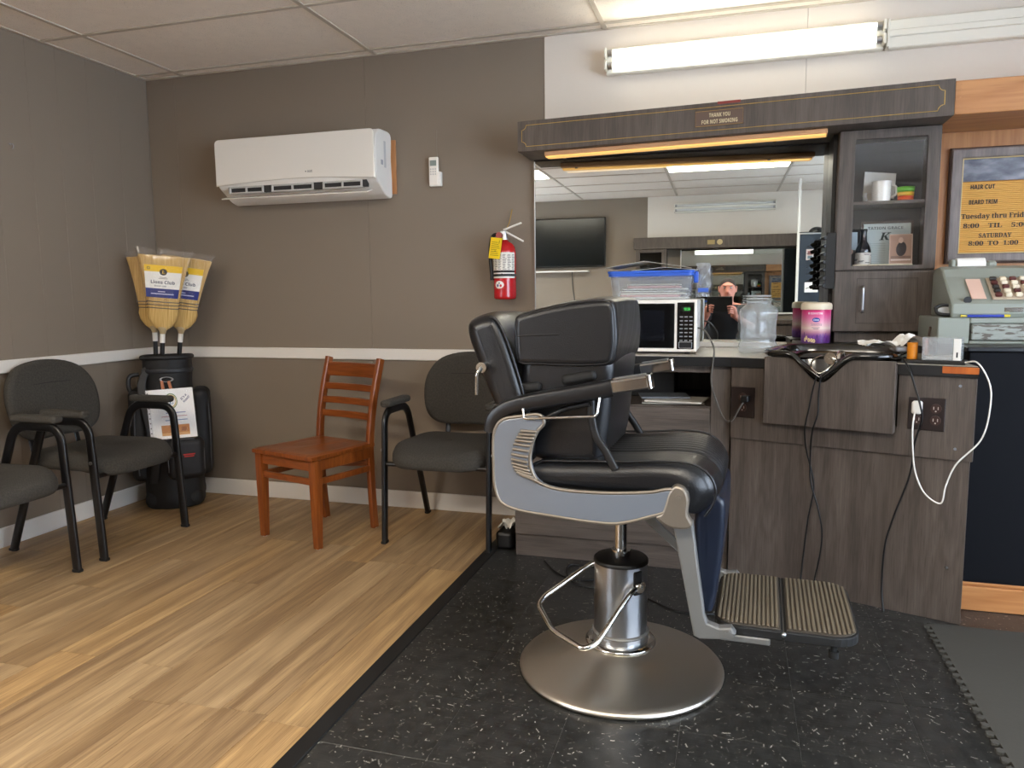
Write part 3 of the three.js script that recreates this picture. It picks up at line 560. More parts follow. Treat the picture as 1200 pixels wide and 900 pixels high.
// ------------------------------------------------------------------ navy desk with register
{
  const d = thing('reception_desk', 'dark navy desk with an orange wooden plinth beside the sink cabinet', 'desk');
  obj('front_panel', [span(0.815, X1 - 0.002, 0.105, 0.955, -3.06, -3.04, 0.002), span(0.815, 0.833, 0.105, 0.955, Z0 + 0.002, -3.06, 0.002)], M.navy, d);
  obj('plinth', [span(0.80, X1 - 0.002, 0.0008, 0.092, -3.06, -3.026, 0.003, true), span(0.80, X1 - 0.002, 0.092, 0.105, -3.06, -3.034, 0.003, true)], M.orange, d);
  obj('desk_top', span(0.805, X1 - 0.002, 0.957, 0.975, Z0 + 0.002, -3.033, 0.004), std('#16181c', 0.35), d);
}
{
  const green = phy('#8d9288', 0.42), r = thing('cash_register', 'old grey-green mechanical cash register on the navy desk', 'register', [0, 0.9755, 0]);
  obj('drawer_case', [span(0.745, 0.853, 0, 0.1, -3.52, -3.2, 0.004), span(0.853, 1.3, 0.078, 0.1, -3.52, -3.2, 0.003), span(0.853, 1.3, 0, 0.012, -3.52, -3.2, 0.003), span(1.29, 1.3, 0, 0.1, -3.52, -3.2, 0.003), span(0.853, 1.29, 0.012, 0.078, -3.52, -3.5, 0.003)], green, r);
  const worn = tex(256, 128, (u, v) => { const q = tn(u, v, 5, 4); return q > 0.12 ? [92, 84, 74] : mix([150, 154, 146], [128, 132, 124], clamp(q + 0.5, 0, 1)); }, 0.45, 0.08);
  obj('cash_drawer', [span(0.858, 1.285, 0.015, 0.076, -3.48, -3.193, 0.003)], std('#ffffff', 0.4, { map: worn }), r);
  const prof = [[-3.5, 0.1], [-3.2, 0.1], [-3.19, 0.115], [-3.19, 0.15], [-3.33, 0.255], [-3.36, 0.285], [-3.4, 0.297], [-3.48, 0.29], [-3.5, 0.27]];
  obj('body', boxUV(extr(prof.map(([z, y]) => [-z, y]), 0.5, 0.008).rotateY(Math.PI / 2).translate(1.035, 0, 0)), green, r);
  const kmats = [std('#e8dcc4', 0.4), std('#5a2a26', 0.4), std('#2a2624', 0.4)];
  const ang = Math.atan2(0.105, 0.14);
  obj('key_plate', place(cbox(0.31, 0.135, 0.004, 0, 0, 0, 0.001), 1.08, 0.2065, -3.258, 0, -(Math.PI / 2 - ang)), std('#b9a892', 0.5), r);
  obj('price_strip', place(cbox(0.05, 0.125, 0.003, 0, 0, 0, 0.001), 0.88, 0.2065, -3.257, 0, -(Math.PI / 2 - ang), 0), std('#d9b6a4', 0.6), r);
  for (let i = 0; i < 9; i++) for (let j = 0; j < 5; j++) {
    const s = (j - 2) * 0.025, x = 0.945 + i * 0.033;
    obj('key', [place(rbox(0.022, 0.014, 0.017, 0, 0.007, 0, 0.004, 2), x, 0.2065 + s * Math.sin(ang) + 0.002, -3.258 - s * Math.cos(ang) + 0.002, 0, Math.PI / 2 - ang - 0.5)], kmats[(i + j) % 3 === 0 ? 1 : i === 0 ? 2 : 0], r);
  }
  obj('lock', cyl(0.013, 0.013, 0.006, 0.84, 0.165, -3.2, 'z'), M.black, r);
  obj('badge', span(0.96, 1.02, 0.12, 0.137, -3.191, -3.187, 0.001), M.chrome, r);
  obj('paper_roll', [cyl(0.028, 0.028, 0.1, 0.9, 0.303, -3.43, 'x')], M.paper, r);
  obj('roll_holder', span(0.83, 0.845, 0.28, 0.325, -3.455, -3.405, 0.004), green, r); obj('roll_holder', span(0.955, 0.99, 0.28, 0.318, -3.455, -3.405, 0.008), green, r);
  const pen = thing('pen', 'blue and yellow pen lying on the edge of the cash register', 'pen', [0.80, 1.0812, -3.192]);
  // the pen lies on the front lip of the register case
  obj('barrel', cyl(0.005, 0.005, 0.12, 0.10, 0, 0, 'x', 12), std('#2b3fa0', 0.35), pen);
  obj('tip', [cyl(0.0012, 0.005, 0.022, 0.029, 0, 0, 'x', 12).rotateY(0), cyl(0.005, 0.005, 0.02, 0.17, 0, 0, 'x', 12)], std('#d8c23a', 0.4), pen);
  const gl = thing('glasses_case', 'dark loop of folded glasses lying on the corner of the register', 'glasses', [0.775, 1.0777, -3.23]);
  obj('frame', [sweep(smooth([[-0.035, 0.035, 0], [-0.03, 0.014, 0.012], [0.0, 0.008, 0.02], [0.035, 0.012, 0.012], [0.04, 0.026, 0], [0.02, 0.04, -0.006], [-0.015, 0.044, -0.006], [-0.035, 0.035, 0]], 40), circ(0.006, 8))], M.black, gl);
  obj('lens', place(new THREE.CircleGeometry(1, 24).scale(0.03, 0.012, 1), 0.002, 0.026, 0.004, 0, -0.3), std('#9a9a96', 0.2), gl);
  const cr = obj('cord', wire([[0.742, 1.035, -3.3], [0.735, 1.0, -3.28], [0.738, 0.985, -3.25]], 0.004, 20), std('#4a3a30', 0.6)); tag(cr, 'short brown cord hanging at the side of the cash register', 'cord');
}
// ------------------------------------------------------------------ letter board
{
  const t = thing('letter_board', 'price board with black letters on yellow felt in a wide wooden frame', 'sign', [0, 0, Z0 + 0.0005]);
  const x0 = 0.893, x1 = 1.47, y0 = 1.302, y1 = 1.786;
  const fr = woodTex([112, 102, 98], [150, 138, 132], { w: 256, h: 512 });
  obj('frame', boxUV(extr([[x0, y0], [x1, y0], [x1, y1], [x0, y1]], 0.03, 0.006, [[[x0 + 0.044, y0 + 0.037], [x0 + 0.044, y1 - 0.04], [x1 - 0.044, y1 - 0.04], [x1 - 0.044, y0 + 0.037]]]).translate(0, 0, 0.015)), std('#ffffff', 0.45, { map: fr }), t);
  obj('rim', boxUV(extr([[x0 - 0.006, y0 - 0.006], [x1 + 0.006, y0 - 0.006], [x1 + 0.006, y1 + 0.006], [x0 - 0.006, y1 + 0.006]], 0.02, 0.003, [[[x0 + 0.001, y0 + 0.001], [x0 + 0.001, y1 - 0.001], [x1 - 0.001, y1 - 0.001], [x1 - 0.001, y0 + 0.001]]]).translate(0, 0, 0.0105)), std('#4a3228', 0.5), t);
  const ix0 = x0 + 0.044, ix1 = x1 - 0.044, iy0 = y0 + 0.037, iy1 = y1 - 0.04, ys = 1.648;
  obj('bead', boxUV(extr([[ix0, iy0], [ix1, iy0], [ix1, iy1], [ix0, iy1]], 0.012, 0.001, [[[ix0 + 0.004, iy0 + 0.004], [ix0 + 0.004, iy1 - 0.004], [ix1 - 0.004, iy1 - 0.004], [ix1 - 0.004, iy0 + 0.004]]]).translate(0, 0, 0.016)), std('#d8bf86', 0.4), t);
  obj('header', span(ix0, ix1, ys, iy1, 0.006, 0.011, 0.001), std('#ffffff', 0.25, { map: tex(256, 128, (u, v) => { const q = tn(u, v, 3, 2); return mix([92, 96, 110], [150, 152, 162], clamp(0.45 + q, 0, 1)); }, 0.4, 0.12) }), t);
  const slats = []; for (let y = iy0; y < ys - 0.004; y += 0.0085) slats.push(span(ix0, ix1, y, y + 0.0068, 0.004, 0.010, 0.0016));
  obj('felt_backing', span(ix0, ix1, iy0, ys, 0.0005, 0.0045, 0.0005), std('#c98c40', 0.9), t);
  tag(obj('felt_ridges', slats, std('#eab563', 0.9), t), null, null, null, 'stuff');
  const L = std('#1a1614', 0.5);
  for (const [s, f, x, y, h, w] of [['HAIR CUT', fontSans, 0.975, 1.624, 0.0185, 0.093], ['BEARD TRIM', fontSans, 0.972, 1.560, 0.0185, 0.108], ['Tuesday thru Friday', fontSerif, 0.945, 1.497, 0.021, 0.27], ['8:00    TIL    5:00', fontSerif, 0.955, 1.459, 0.019, 0.245], ['SATURDAY', fontSerif, 1.017, 1.416, 0.019, 0.125], ['8:00  TO  1:00', fontSerif, 0.979, 1.383, 0.019, 0.19]])
    obj('letter_row', text(s, f, h, 0.002, w).translate(x + w / 2, y, 0.0098), L, t);
}

// ------------------------------------------------------------------ waiting chairs
function makeWaitingChair(label) {
  const t = thing('waiting_chair', label, 'chair', [0, 0, 0], 0, 'grey fabric waiting chairs');
  for (const s of [-1, 1]) {
    const x = s * 0.262, path = dense([[x, 0.001, 0.268], [x, 0.635, 0.232], [x, 0.635, -0.02], [x, 0.001, -0.265]], 0.075, 8);
    obj('side_frame', sweep(path, oval(0.012, 0.021), [1, 0, 0]), M.tubeBlack, t);
    obj('arm_pad', [rbox(0.056, 0.034, 0.25, x, 0.668, 0.105, 0.016, 5)], M.fabric, t);
    for (const z of [0.268, -0.263]) obj('foot_cap', rbox(0.0245, 0.014, 0.042, x, 0.0075, z, 0.004, 2), M.rubber, t);
  }
  obj('cross_bars', [rod([[-0.255, 0.385, 0.246], [0.255, 0.385, 0.246]], 0.012), rod([[-0.255, 0.385, -0.135], [0.255, 0.385, -0.135]], 0.012), span(-0.2, -0.17, 0.388, 0.398, -0.15, 0.25, 0.002), span(0.17, 0.2, 0.388, 0.398, -0.15, 0.25, 0.002)], M.tubeBlack, t);
  // seat: rounded outline, waterfall front
  const out = spline2([[0.235, 0.22], [0.17, 0.285], [0, 0.298], [-0.17, 0.285], [-0.235, 0.22], [-0.238, 0], [-0.215, -0.17], [-0.13, -0.205], [0.13, -0.205], [0.215, -0.17], [0.238, 0]], 56);
  const N = out.length, pos = [], idx = [], lv = [[0.9, 0.398], [0.97, 0.402], [1, 0.42], [0.995, 0.445], [0.95, 0.463], [0.8, 0.472], [0.5, 0.474], [0.02, 0.474]];
  for (const [k, y] of lv) for (const [x, z] of out) { const zz = z * k + 0.04 * (1 - k); pos.push(x * k, y - 0.03 * sstep(0.12, 0.31, zz) + 0.008 * sstep(0, 0.22, Math.abs(x * k)) * sstep(0.42, 0.46, y) * (k < 0.99 ? 1 : 0), zz); }
  for (let r = 0; r < lv.length - 1; r++) for (let i = 0; i < N; i++) { const a = r * N + i, b = r * N + (i + 1) % N; idx.push(a, a + N, b, b, a + N, b + N); }
  const sg = new THREE.BufferGeometry(); sg.setAttribute('position', new THREE.Float32BufferAttribute(pos, 3)); sg.setIndex(idx); sg.computeVertexNormals();
  obj('seat', boxUV(sg), M.fabric, t);
  // backrest: egg-shaped pad, curved round the sitter and leaning back
  const bo = spline2([[0.17, 0.515], [0.228, 0.56], [0.254, 0.66], [0.24, 0.77], [0.17, 0.852], [0, 0.885], [-0.17, 0.852], [-0.24, 0.77], [-0.254, 0.66], [-0.228, 0.56], [-0.17, 0.515], [0, 0.51]], 64);
  const bp = [], bi = [], bl = [[0.02, -0.028], [0.5, -0.028], [0.9, -0.026], [0.98, -0.018], [1, 0], [0.98, 0.017], [0.9, 0.026], [0.5, 0.03], [0.02, 0.031]], n = bo.length;
  for (const [k, d] of bl) for (const [x, y] of bo) { const xx = x * k, yy = 0.7 + (y - 0.7) * k; bp.push(xx, yy, -0.225 - 0.19 * (yy - 0.5) + d + 0.35 * xx * xx); }
  for (let r = 0; r < bl.length - 1; r++) for (let i = 0; i < n; i++) { const a = r * n + i, b = r * n + (i + 1) % n; bi.push(a, b, a + n, b, b + n, a + n); }
  const bg = new THREE.BufferGeometry(); bg.setAttribute('position', new THREE.Float32BufferAttribute(bp, 3)); bg.setIndex(bi); bg.computeVertexNormals();
  const bk = obj('backrest', boxUV(bg), M.fabric, t);
  obj('seam', sweep(smooth([[-0.222, 0.766, -0.225 - 0.19 * 0.266 + 0.019 + 0.0172], [-0.1, 0.772, -0.248 + 0.0035], [0, 0.774, -0.2475], [0.1, 0.772, -0.248 + 0.0035], [0.222, 0.766, -0.225 - 0.19 * 0.266 + 0.019 + 0.0172]], 20), circ(0.0016, 6)), std('#1b1916', 0.9), bk);
  for (const s of [-1, 1]) obj('back_support', [sweep(dense([[s * 0.13, 0.392, -0.14], [s * 0.13, 0.392, -0.235], [s * 0.13, 0.62, -0.283]], 0.04), oval(0.014, 0.004), [1, 0, 0])], M.tubeBlack, t);
  for (const s of [-1, 1]) obj('bolt', cyl(0.008, 0.008, 0.005, s * 0.276, 0.45, 0.243, 'x', 12), M.steelColumn, t);
  return t;
}
const wc = makeWaitingChair('grey fabric armchair with black legs between the wooden chair and barber chair');
wc.position.set(-1.32, 0, -3.44);
dup(wc, [-2.975, 0, -2.885], Math.PI / 2, 'grey fabric armchair with black legs next to the golf bag');
dup(wc, [-2.975, 0, -2.215], Math.PI / 2, 'grey fabric armchair by the left wall, its backrest outside the picture');
dup(wc, [0.02, 0, 0.60], Math.PI, 'grey fabric armchair under the man seen in the mirror');

// ------------------------------------------------------------------ wooden chair
{
  const a = Math.atan2(-0.116, 0.373), t = thing('wooden_chair', 'reddish-brown ladder-back wooden chair with solid seat', 'chair', [-1.975, 0, -3.244], a);
  const taper = (x, z, y0, y1, s0, s1) => { const g = new THREE.CylinderGeometry(s1 * 0.7071, s0 * 0.7071, y1 - y0, 4, 2).rotateY(Math.PI / 4).translate(x, (y0 + y1) / 2, z).toNonIndexed(); g.computeVertexNormals(); return boxUV(g); };
  for (const s of [-1, 1]) {
    obj('front_leg', [taper(s * 0.192, 0.185, 0.004, 0.30, 0.03, 0.042), taper(s * 0.192, 0.185, 0.30, 0.425, 0.042, 0.042)], M.cherry, t);
    const path = smooth([[s * 0.178, 0.004, -0.205], [s * 0.18, 0.2, -0.19], [s * 0.182, 0.45, -0.185], [s * 0.184, 0.65, -0.215], [s * 0.186, 0.862, -0.275]], 30);
    obj('back_post', boxUV(sweep(path, oval(0.014, 0.0195, 16, 5), [1, 0, 0])), M.cherry, t);
    obj('side_apron', cbox(0.02, 0.055, 0.36, s * 0.186, 0.398, -0.003, 0.002, false), M.cherry, t);
    obj('side_stretcher', [place(cbox(0.018, 0.03, 0.365, 0, 0, 0, 0.003), s * 0.184, 0.318, -0.002)], M.cherry, t);
    obj('glide', [cyl(0.011, 0.011, 0.0045, s * 0.192, 0.0025, 0.185), cyl(0.011, 0.011, 0.0045, s * 0.178, 0.0025, -0.205)], M.white, t);
  }
  obj('front_apron', cbox(0.35, 0.055, 0.02, 0, 0.398, 0.185, 0.002, true), M.cherry, t);
  obj('front_stretcher', cbox(0.35, 0.03, 0.018, 0, 0.318, 0.185, 0.003, true), M.cherry, t);
  obj('rear_stretcher', boxUV(sweep(smooth([[-0.17, 0.345, -0.17], [-0.08, 0.345, -0.105], [0, 0.345, -0.09], [0.08, 0.345, -0.105], [0.17, 0.345, -0.17]], 20), oval(0.015, 0.009, 12, 4), [0, 1, 0]), true), M.cherry, t);
  // saddle seat
  const S = 26, pos = [], idx = [];
  const W = (v) => 0.213 - 0.018 * v;                             // narrower at the back (v 0 front .. 1 back)
  for (let j = 0; j <= S; j++) for (let i = 0; i <= S; i++) {
    const u = i / S * 2 - 1, v = j / S, e = Math.max(Math.abs(u), Math.abs(v * 2 - 1)), x = u * W(v) * (1 - 0.02 * sstep(0.85, 1, Math.abs(v * 2 - 1)));
    const dip = 0.012 * Math.exp(-(((Math.abs(u) - 0.45) / 0.35) ** 2)) * Math.exp(-(((v - 0.62) / 0.35) ** 2));
    pos.push(x, 0.452 - dip - 0.007 * sstep(0.9, 1, e), 0.222 - v * 0.425);
  }
  for (let j = 0; j < S; j++) for (let i = 0; i < S; i++) { const q = j * (S + 1) + i; idx.push(q, q + 1, q + S + 1, q + 1, q + S + 2, q + S + 1); }
  const g = new THREE.BufferGeometry(); g.setAttribute('position', new THREE.Float32BufferAttribute(pos, 3)); g.setIndex(idx); g.computeVertexNormals();
  const rim = boxUV(prism([[-0.213, 0.222], [0.213, 0.222], [0.195, -0.203], [-0.195, -0.203]], 0.4255, 0.4455, 0.003));
  obj('seat', [boxUV(g), rim], M.cherry, t);
  for (const [y, h] of [[0.80, 0.075], [0.712, 0.036], [0.642, 0.036], [0.572, 0.036]]) {
    const zb = y > 0.65 ? -0.215 - 0.06 * (y - 0.65) / 0.212 : -0.185 - 0.03 * (y - 0.45) / 0.2;
    obj('slat', boxUV(sweep(smooth([[-0.178, y, zb], [-0.09, y, zb - 0.014], [0, y, zb - 0.018], [0.09, y, zb - 0.014], [0.178, y, zb]], 16), oval(h / 2, 0.008, 14, 6), [0, 1, 0]), true), M.cherry, t);
  }
}

// ------------------------------------------------------------------ barber chair
{
  const BX = -0.30, BZ = -2.235, TH = -2 * Math.PI / 180;
  const t = thing('barber_chair', 'black leather barber chair on a round steel pump base', 'barber chair', [BX, 0, BZ], TH);
  const U = (x) => x - BX + 0.009;                                  // measured on the near side
  const near = (list) => list.map(([x, y]) => [U(x), y]);
  const base = obj('base', lathe([[0.0, 0.001], [0.306, 0.001], [0.317, 0.004], [0.319, 0.012], [0.312, 0.02], [0.292, 0.027], [0.22, 0.047], [0.15, 0.07], [0.125, 0.079], [0.118, 0.086], [0.112, 0.087], [0.0, 0.088]], 96), M.steel, t);
  obj('base_ring', lathe([[0.086, 0.086], [0.108, 0.086], [0.111, 0.091], [0.106, 0.097], [0.093, 0.1], [0.086, 0.1]], 64), M.chrome, base);
  const col = obj('pump_column', lathe([[0.08, 0.088], [0.087, 0.088], [0.087, 0.122], [0.085, 0.126], [0.0828, 0.128], [0.0828, 0.35], [0.0815, 0.353], [0.0, 0.353]], 64), M.steelColumn, t);
  obj('column_band', lathe([[0.0825, 0.12], [0.089, 0.121], [0.0895, 0.126], [0.0825, 0.13]], 64), M.castGrey, col);
  obj('column_cap', lathe([[0.0835, 0.346], [0.085, 0.348], [0.085, 0.356], [0.08, 0.361], [0.04, 0.366], [0.0, 0.366]], 48), M.black, t);
  obj('pivot_slot', [place(rbox(0.03, 0.075, 0.012, 0, 0, 0, 0.004, 2), 0.060, 0.30, 0.054, 0.84)], M.black, t);
  obj('piston', [cyl(0.019, 0.019, 0.2, 0, 0.463, 0), cyl(0.03, 0.03, 0.02, 0, 0.375, 0)], M.chrome, t);
  // pump handle: a bent loop round the column
  obj('pump_handle', [rod([[0.07, 0.29, 0.052], [0.05, 0.288, 0.09], [-0.03, 0.17, 0.215], [-0.065, 0.157, 0.24], [-0.175, 0.175, 0.18], [-0.24, 0.215, 0.1], [-0.225, 0.235, 0.07], [-0.1, 0.315, -0.035], [-0.07, 0.32, -0.045]], 0.0085, 0.03), cyl(0.015, 0.015, 0.025, 0.07, 0.29, 0.056, 'z', 16), cyl(0.009, 0.009, 0.012, 0.07, 0.29, 0.073, 'z', 6)], M.chrome, t);
  for (const c of t.children) c.position.set(-0.022, 0, -0.03);        // the pump stands a little behind the middle of the seat
  // seat pan and mechanism
  obj('seat_pan', [pillow(spline2([[0.17, 0.61], [0.1, 0.585], [0.0, 0.56], [-0.15, 0.558], [-0.25, 0.572], [-0.3, 0.6], [-0.29, 0.622], [0, 0.622], [0.16, 0.622]], 50), -0.25, 0.25, 0.02)], M.cast, t);
  obj('under_frame', [span(-0.14, 0.1, 0.535, 0.562, -0.07, 0.07, 0.006), cyl(0.045, 0.05, 0.03, 0, 0.53, 0), span(-0.2, 0.12, 0.545, 0.57, 0.13, 0.16, 0.004), span(-0.2, 0.12, 0.545, 0.57, -0.16, -0.13, 0.004)], M.castGrey, t);
  obj('brace_bar', [place(cbox(0.17, 0.024, 0.01, 0, 0, 0, 0.002), 0.12, 0.515, 0.15, 0, 0, -0.72)], M.castGrey, t);
  // side castings
  const outer = [[-0.632, 0.80], [-0.637, 0.70], [-0.632, 0.63], [-0.615, 0.594], [-0.571, 0.577], [-0.483, 0.568], [-0.341, 0.559], [-0.283, 0.562], [-0.204, 0.586], [-0.152, 0.61], [-0.14, 0.662]];
  const inner = [[-0.205, 0.652], [-0.341, 0.641], [-0.47, 0.646], [-0.511, 0.664], [-0.53, 0.708], [-0.523, 0.768], [-0.508, 0.802], [-0.49, 0.825], [-0.5, 0.845], [-0.56, 0.84], [-0.61, 0.828]];
  const outl = near([...outer, ...inner]);
  const so = spline2(outl, 110);
  const hinge = near([[-0.17, 0.60], [-0.15, 0.66], [-0.135, 0.675], [-0.112, 0.668], [-0.1, 0.64], [-0.102, 0.6], [-0.09, 0.575], [-0.10, 0.563], [-0.15, 0.563], [-0.185, 0.588]]);
  for (const s of [1, -1]) {
    const p = obj('side_panel', boxUV(extr(so, 0.03, 0.006).translate(0, 0, s * 0.268)), M.enamel, t);
    obj('edge_trim', sweep(so.map(([x, y]) => V(x, y, s * 0.2795)), circ(0.0052, 8), null, true), M.cast, p);
    const ribs = [];
    const inn = spline2(near([[-0.488, 0.655], [-0.515, 0.672], [-0.531, 0.708], [-0.522, 0.765], [-0.503, 0.803]]), 15, false);
    inn.forEach(([x, y], k) => { const q = k / 15, a = 0.42 - 0.42 * q ** 0.7; ribs.push(place(rbox(0.05, 0.0075, 0.012, 0, 0, 0, 0.0035, 2), x - 0.028 * Math.cos(a), y - 0.002 + 0.028 * Math.sin(a), s * 0.285, 0, 0, -a)); });
    tag(obj('rib_grille', ribs, M.cast, p), null, null, null, 'stuff');
    obj('hinge', [extr(spline2(hinge, 50), 0.034, 0.006).translate(0, 0, s * 0.268), cyl(0.008, 0.008, 0.006, U(-0.127), 0.645, s * 0.2875, 'z', 6)], M.cast, t);
    // arm: black curved bar ending in a chrome block
    const ap = smooth([[U(-0.648), 0.79, s * 0.248], [U(-0.64), 0.828, s * 0.248], [U(-0.605), 0.856, s * 0.248], [U(-0.54), 0.877, s * 0.248], [U(-0.43), 0.899, s * 0.248], [U(-0.305), 0.924, s * 0.248]], 36);
    const arm = obj('arm', sweep(ap, oval(0.03, 0.024, 16, 4), [0, 0, 1]), M.leather, t);
    obj('arm_tip', [place(cbox(0.11, 0.034, 0.05, 0, 0, 0, 0.004), U(-0.262), 0.934, s * 0.248, 0, 0, 0.17), place(cbox(0.012, 0.04, 0.056, 0, 0, 0, 0.004), U(-0.208), 0.944, s * 0.248, 0, 0, 0.17)], M.chrome, arm);
    obj('ashtray_lid', place(cbox(0.085, 0.005, 0.036, 0, 0, 0, 0.002), U(-0.262), 0.9545, s * 0.248, 0, 0, 0.17), M.steelColumn, arm);
    obj('arm_grip', [place(rbox(0.075, 0.028, 0.03, 0, 0, 0, 0.012, 3), U(-0.555), 0.912, s * 0.2, 0, 0, 0.12), place(rbox(0.1, 0.03, 0.03, 0, 0, 0, 0.013, 3), U(-0.41), 0.943, s * 0.2, 0, 0, 0.2)], M.rubber, arm);
    obj('towel_bar', rod([[U(-0.549), 0.862, s * 0.282], [U(-0.544), 0.836, s * 0.29], [U(-0.342), 0.85, s * 0.29], [U(-0.335), 0.9, s * 0.282]], 0.0042, 0.01), M.chrome, t);
    obj('arm_support', [sweep(smooth([[U(-0.37), 0.905, s * 0.235], [U(-0.365), 0.83, s * 0.235], [U(-0.352), 0.785, s * 0.238], [U(-0.325), 0.745, s * 0.24], [U(-0.3), 0.7, s * 0.242]], 24), oval(0.01, 0.011, 12, 3), [0, 0, 1]), wire([[U(-0.52), 0.815, s * 0.245], [U(-0.45), 0.856, s * 0.245], [U(-0.37), 0.878, s * 0.245]], 0.008, 20)], M.black, t);
    // leg-rest bracket
    const lg = near([[-0.148, 0.567], [-0.094, 0.567], [-0.058, 0.31], [-0.05, 0.29], [-0.02, 0.281], [0.012, 0.286], [0.024, 0.27], [0.012, 0.252], [-0.07, 0.243], [-0.086, 0.25]]);
    obj('leg_bracket', [extr(lg, 0.03, 0.005).translate(0, 0, s * 0.215), cyl(0.012, 0.012, 0.006, U(0.006), 0.266, s * 0.2325, 'z', 6)], M.castGrey, t);
  }
  // seat cushion with lengthwise pleats
  const sp = spline2([[-0.2, 0.632], [-0.222, 0.68], [-0.195, 0.718], [-0.1, 0.728], [0.05, 0.736], [0.17, 0.745], [0.235, 0.738], [0.275, 0.71], [0.29, 0.67], [0.278, 0.625], [0.245, 0.588], [0.222, 0.592], [0.2, 0.615], [0.1, 0.628], [-0.1, 0.628]], 96);
  obj('seat_cushion', pillow(sp, -0.25, 0.25, 0.035, (x, y, nx, ny, z) => {
    const top = clamp(ny + 0.45 * Math.max(0, nx), 0, 1) * sstep(0.16, 0.13, Math.abs(z)) * sstep(-0.16, -0.1, x);
    const crown = Math.max(0, ny + 0.3 * nx) * -0.022 * (z / 0.25) ** 2;
    return crown + top * (0.0062 * Math.abs(Math.sin(z * Math.PI / 0.024)) - 0.001);
  }, (z) => [-0.045 * (Math.abs(z) / 0.25) ** 6, 0], 180), M.leather, t);
  const pipe = sp.map(([x, y]) => V(x - 0.016, y - 0.014, 0.24)).filter((_, i) => i > 8 && i < 62);
  obj('seat_piping', [sweep(pipe, circ(0.0035, 8)), sweep(pipe.map((p) => V(p.x, p.y, -0.24)), circ(0.0035, 8))], M.leather, t);
  // backrest: outer shell, lower cushion, thick head cushion
  const shell = spline2(near([[-0.727, 1.075], [-0.718, 1.096], [-0.655, 1.114], [-0.634, 1.098], [-0.577, 0.95], [-0.548, 0.82], [-0.545, 0.7], [-0.585, 0.69], [-0.615, 0.76], [-0.652, 0.857], [-0.695, 0.972]]), 80);
  const bk = obj('back_shell', pillow(shell, -0.232, 0.232, 0.03, null, (z, x, y) => [-0.045 * (1 - (z / 0.232) ** 2) * sstep(0.75, 1.0, y), 0.01 * (1 - (z / 0.232) ** 2)], 36), M.leather, t);
  obj('shell_piping', [1, -1].map((s) => sweep(shell.filter(([x, y], i) => y > 0.84 && x > U(-0.66)).sort((a, b) => b[1] - a[1]).map(([x, y]) => V(x - 0.004, y - 0.003, s * 0.222)), circ(0.004, 8))), M.leather, bk);
  const low = spline2(near([[-0.565, 0.72], [-0.36, 0.705], [-0.345, 0.74], [-0.325, 0.9], [-0.322, 1.0], [-0.35, 1.02], [-0.56, 1.02], [-0.585, 0.95]]), 60);
  obj('back_cushion', pillow(low, -0.2, 0.2, 0.03, (x, y, nx, ny, z) => nx > 0 ? 0.012 * nx * (1 - (z / 0.2) ** 2) : 0), M.leather, t);
  const hd = spline2(near([[-0.592, 0.984], [-0.585, 0.977], [-0.52, 0.974], [-0.45, 0.973], [-0.38, 0.974], [-0.325, 0.98], [-0.311, 0.992], [-0.303, 1.04], [-0.303, 1.09], [-0.309, 1.14], [-0.318, 1.155], [-0.34, 1.16], [-0.42, 1.154], [-0.5, 1.14], [-0.57, 1.122], [-0.592, 1.112], [-0.598, 1.095], [-0.598, 1.03]]), 80);
  const hr = obj('head_cushion', pillow(hd, -0.208, 0.214, 0.02, (x, y, nx, ny, z) => 0.002 * fbm(x * 9 + 3, z * 9 + y * 9, 3) + (ny > 0.4 ? 0.006 * (1 - (z / 0.21) ** 2) : 0)), M.leather, t);
  obj('cushion_seam', [sweep(smooth([[U(-0.585), 1.058, 0.2115], [U(-0.53), 1.061, 0.2125], [U(-0.465), 1.063, 0.2115]], 16), circ(0.0034, 8)), sweep(hd.filter((_, i) => i < 999).map(([x, y]) => V(x + (x > U(-0.44) ? -0.007 : 0.007), y + (y > 1.07 ? -0.006 : 0.006), 0.2085)), circ(0.0028, 8), null, true)], M.leather, hr);
  obj('tilt_knob', [cyl(0.015, 0.013, 0.03, U(-0.678), 0.971, 0.247, 'z', 20), rod([[U(-0.678), 0.971, 0.264], [U(-0.687), 0.955, 0.27], [U(-0.69), 0.895, 0.268]], 0.0055, 0.012)], M.chrome, t);
  // calf pad
  const cf = spline2(near([[-0.075, 0.64], [-0.02, 0.625], [-0.012, 0.58], [-0.035, 0.33], [-0.045, 0.305], [-0.075, 0.31], [-0.085, 0.36]]), 50);
  obj('calf_pad', pillow(cf, -0.195, 0.195, 0.016), M.navyVinyl, t);
  // footrest: two hinged plates with ribbed rubber tops
  const FY = 0.28;
  for (const [a, b, first] of [[0.272, 0.451, true], [0.455, 0.642, false]]) {
    const q = []; const r = 0.065, z0 = -0.21, z1 = 0.2;
    const corner = (cx, cz, a0) => { for (let i = 0; i <= 6; i++) { const an = a0 + i / 6 * Math.PI / 2; q.push([cx + r * Math.cos(an), cz + r * Math.sin(an)]); } };
    if (first) { q.push([b, z1], [b, z0]); corner(a + r, z0 + r, -Math.PI); q.reverse(); q.length = 0; q.push([b, z0], [b, z1]); corner(a + r, z1 - r, Math.PI / 2); corner(a + r, z0 + r, Math.PI); }
    else { corner(b - r, z1 - r, 0); q.push([a, z1], [a, z0]); corner(b - r, z0 + r, Math.PI * 1.5); }
    const pl = obj('foot_plate', prism(q, FY - 0.026, FY, 0.004), M.rubber, t);
    const inset = q.map(([x, z]) => [(a + b) / 2 + (x - (a + b) / 2) * 0.94, (z0 + z1) / 2 + (z - (z0 + z1) / 2) * 0.96]);
    obj('tread', prism(inset, FY - 0.002, FY + 0.003, 0.001), std('#3d362d', 0.75), pl);
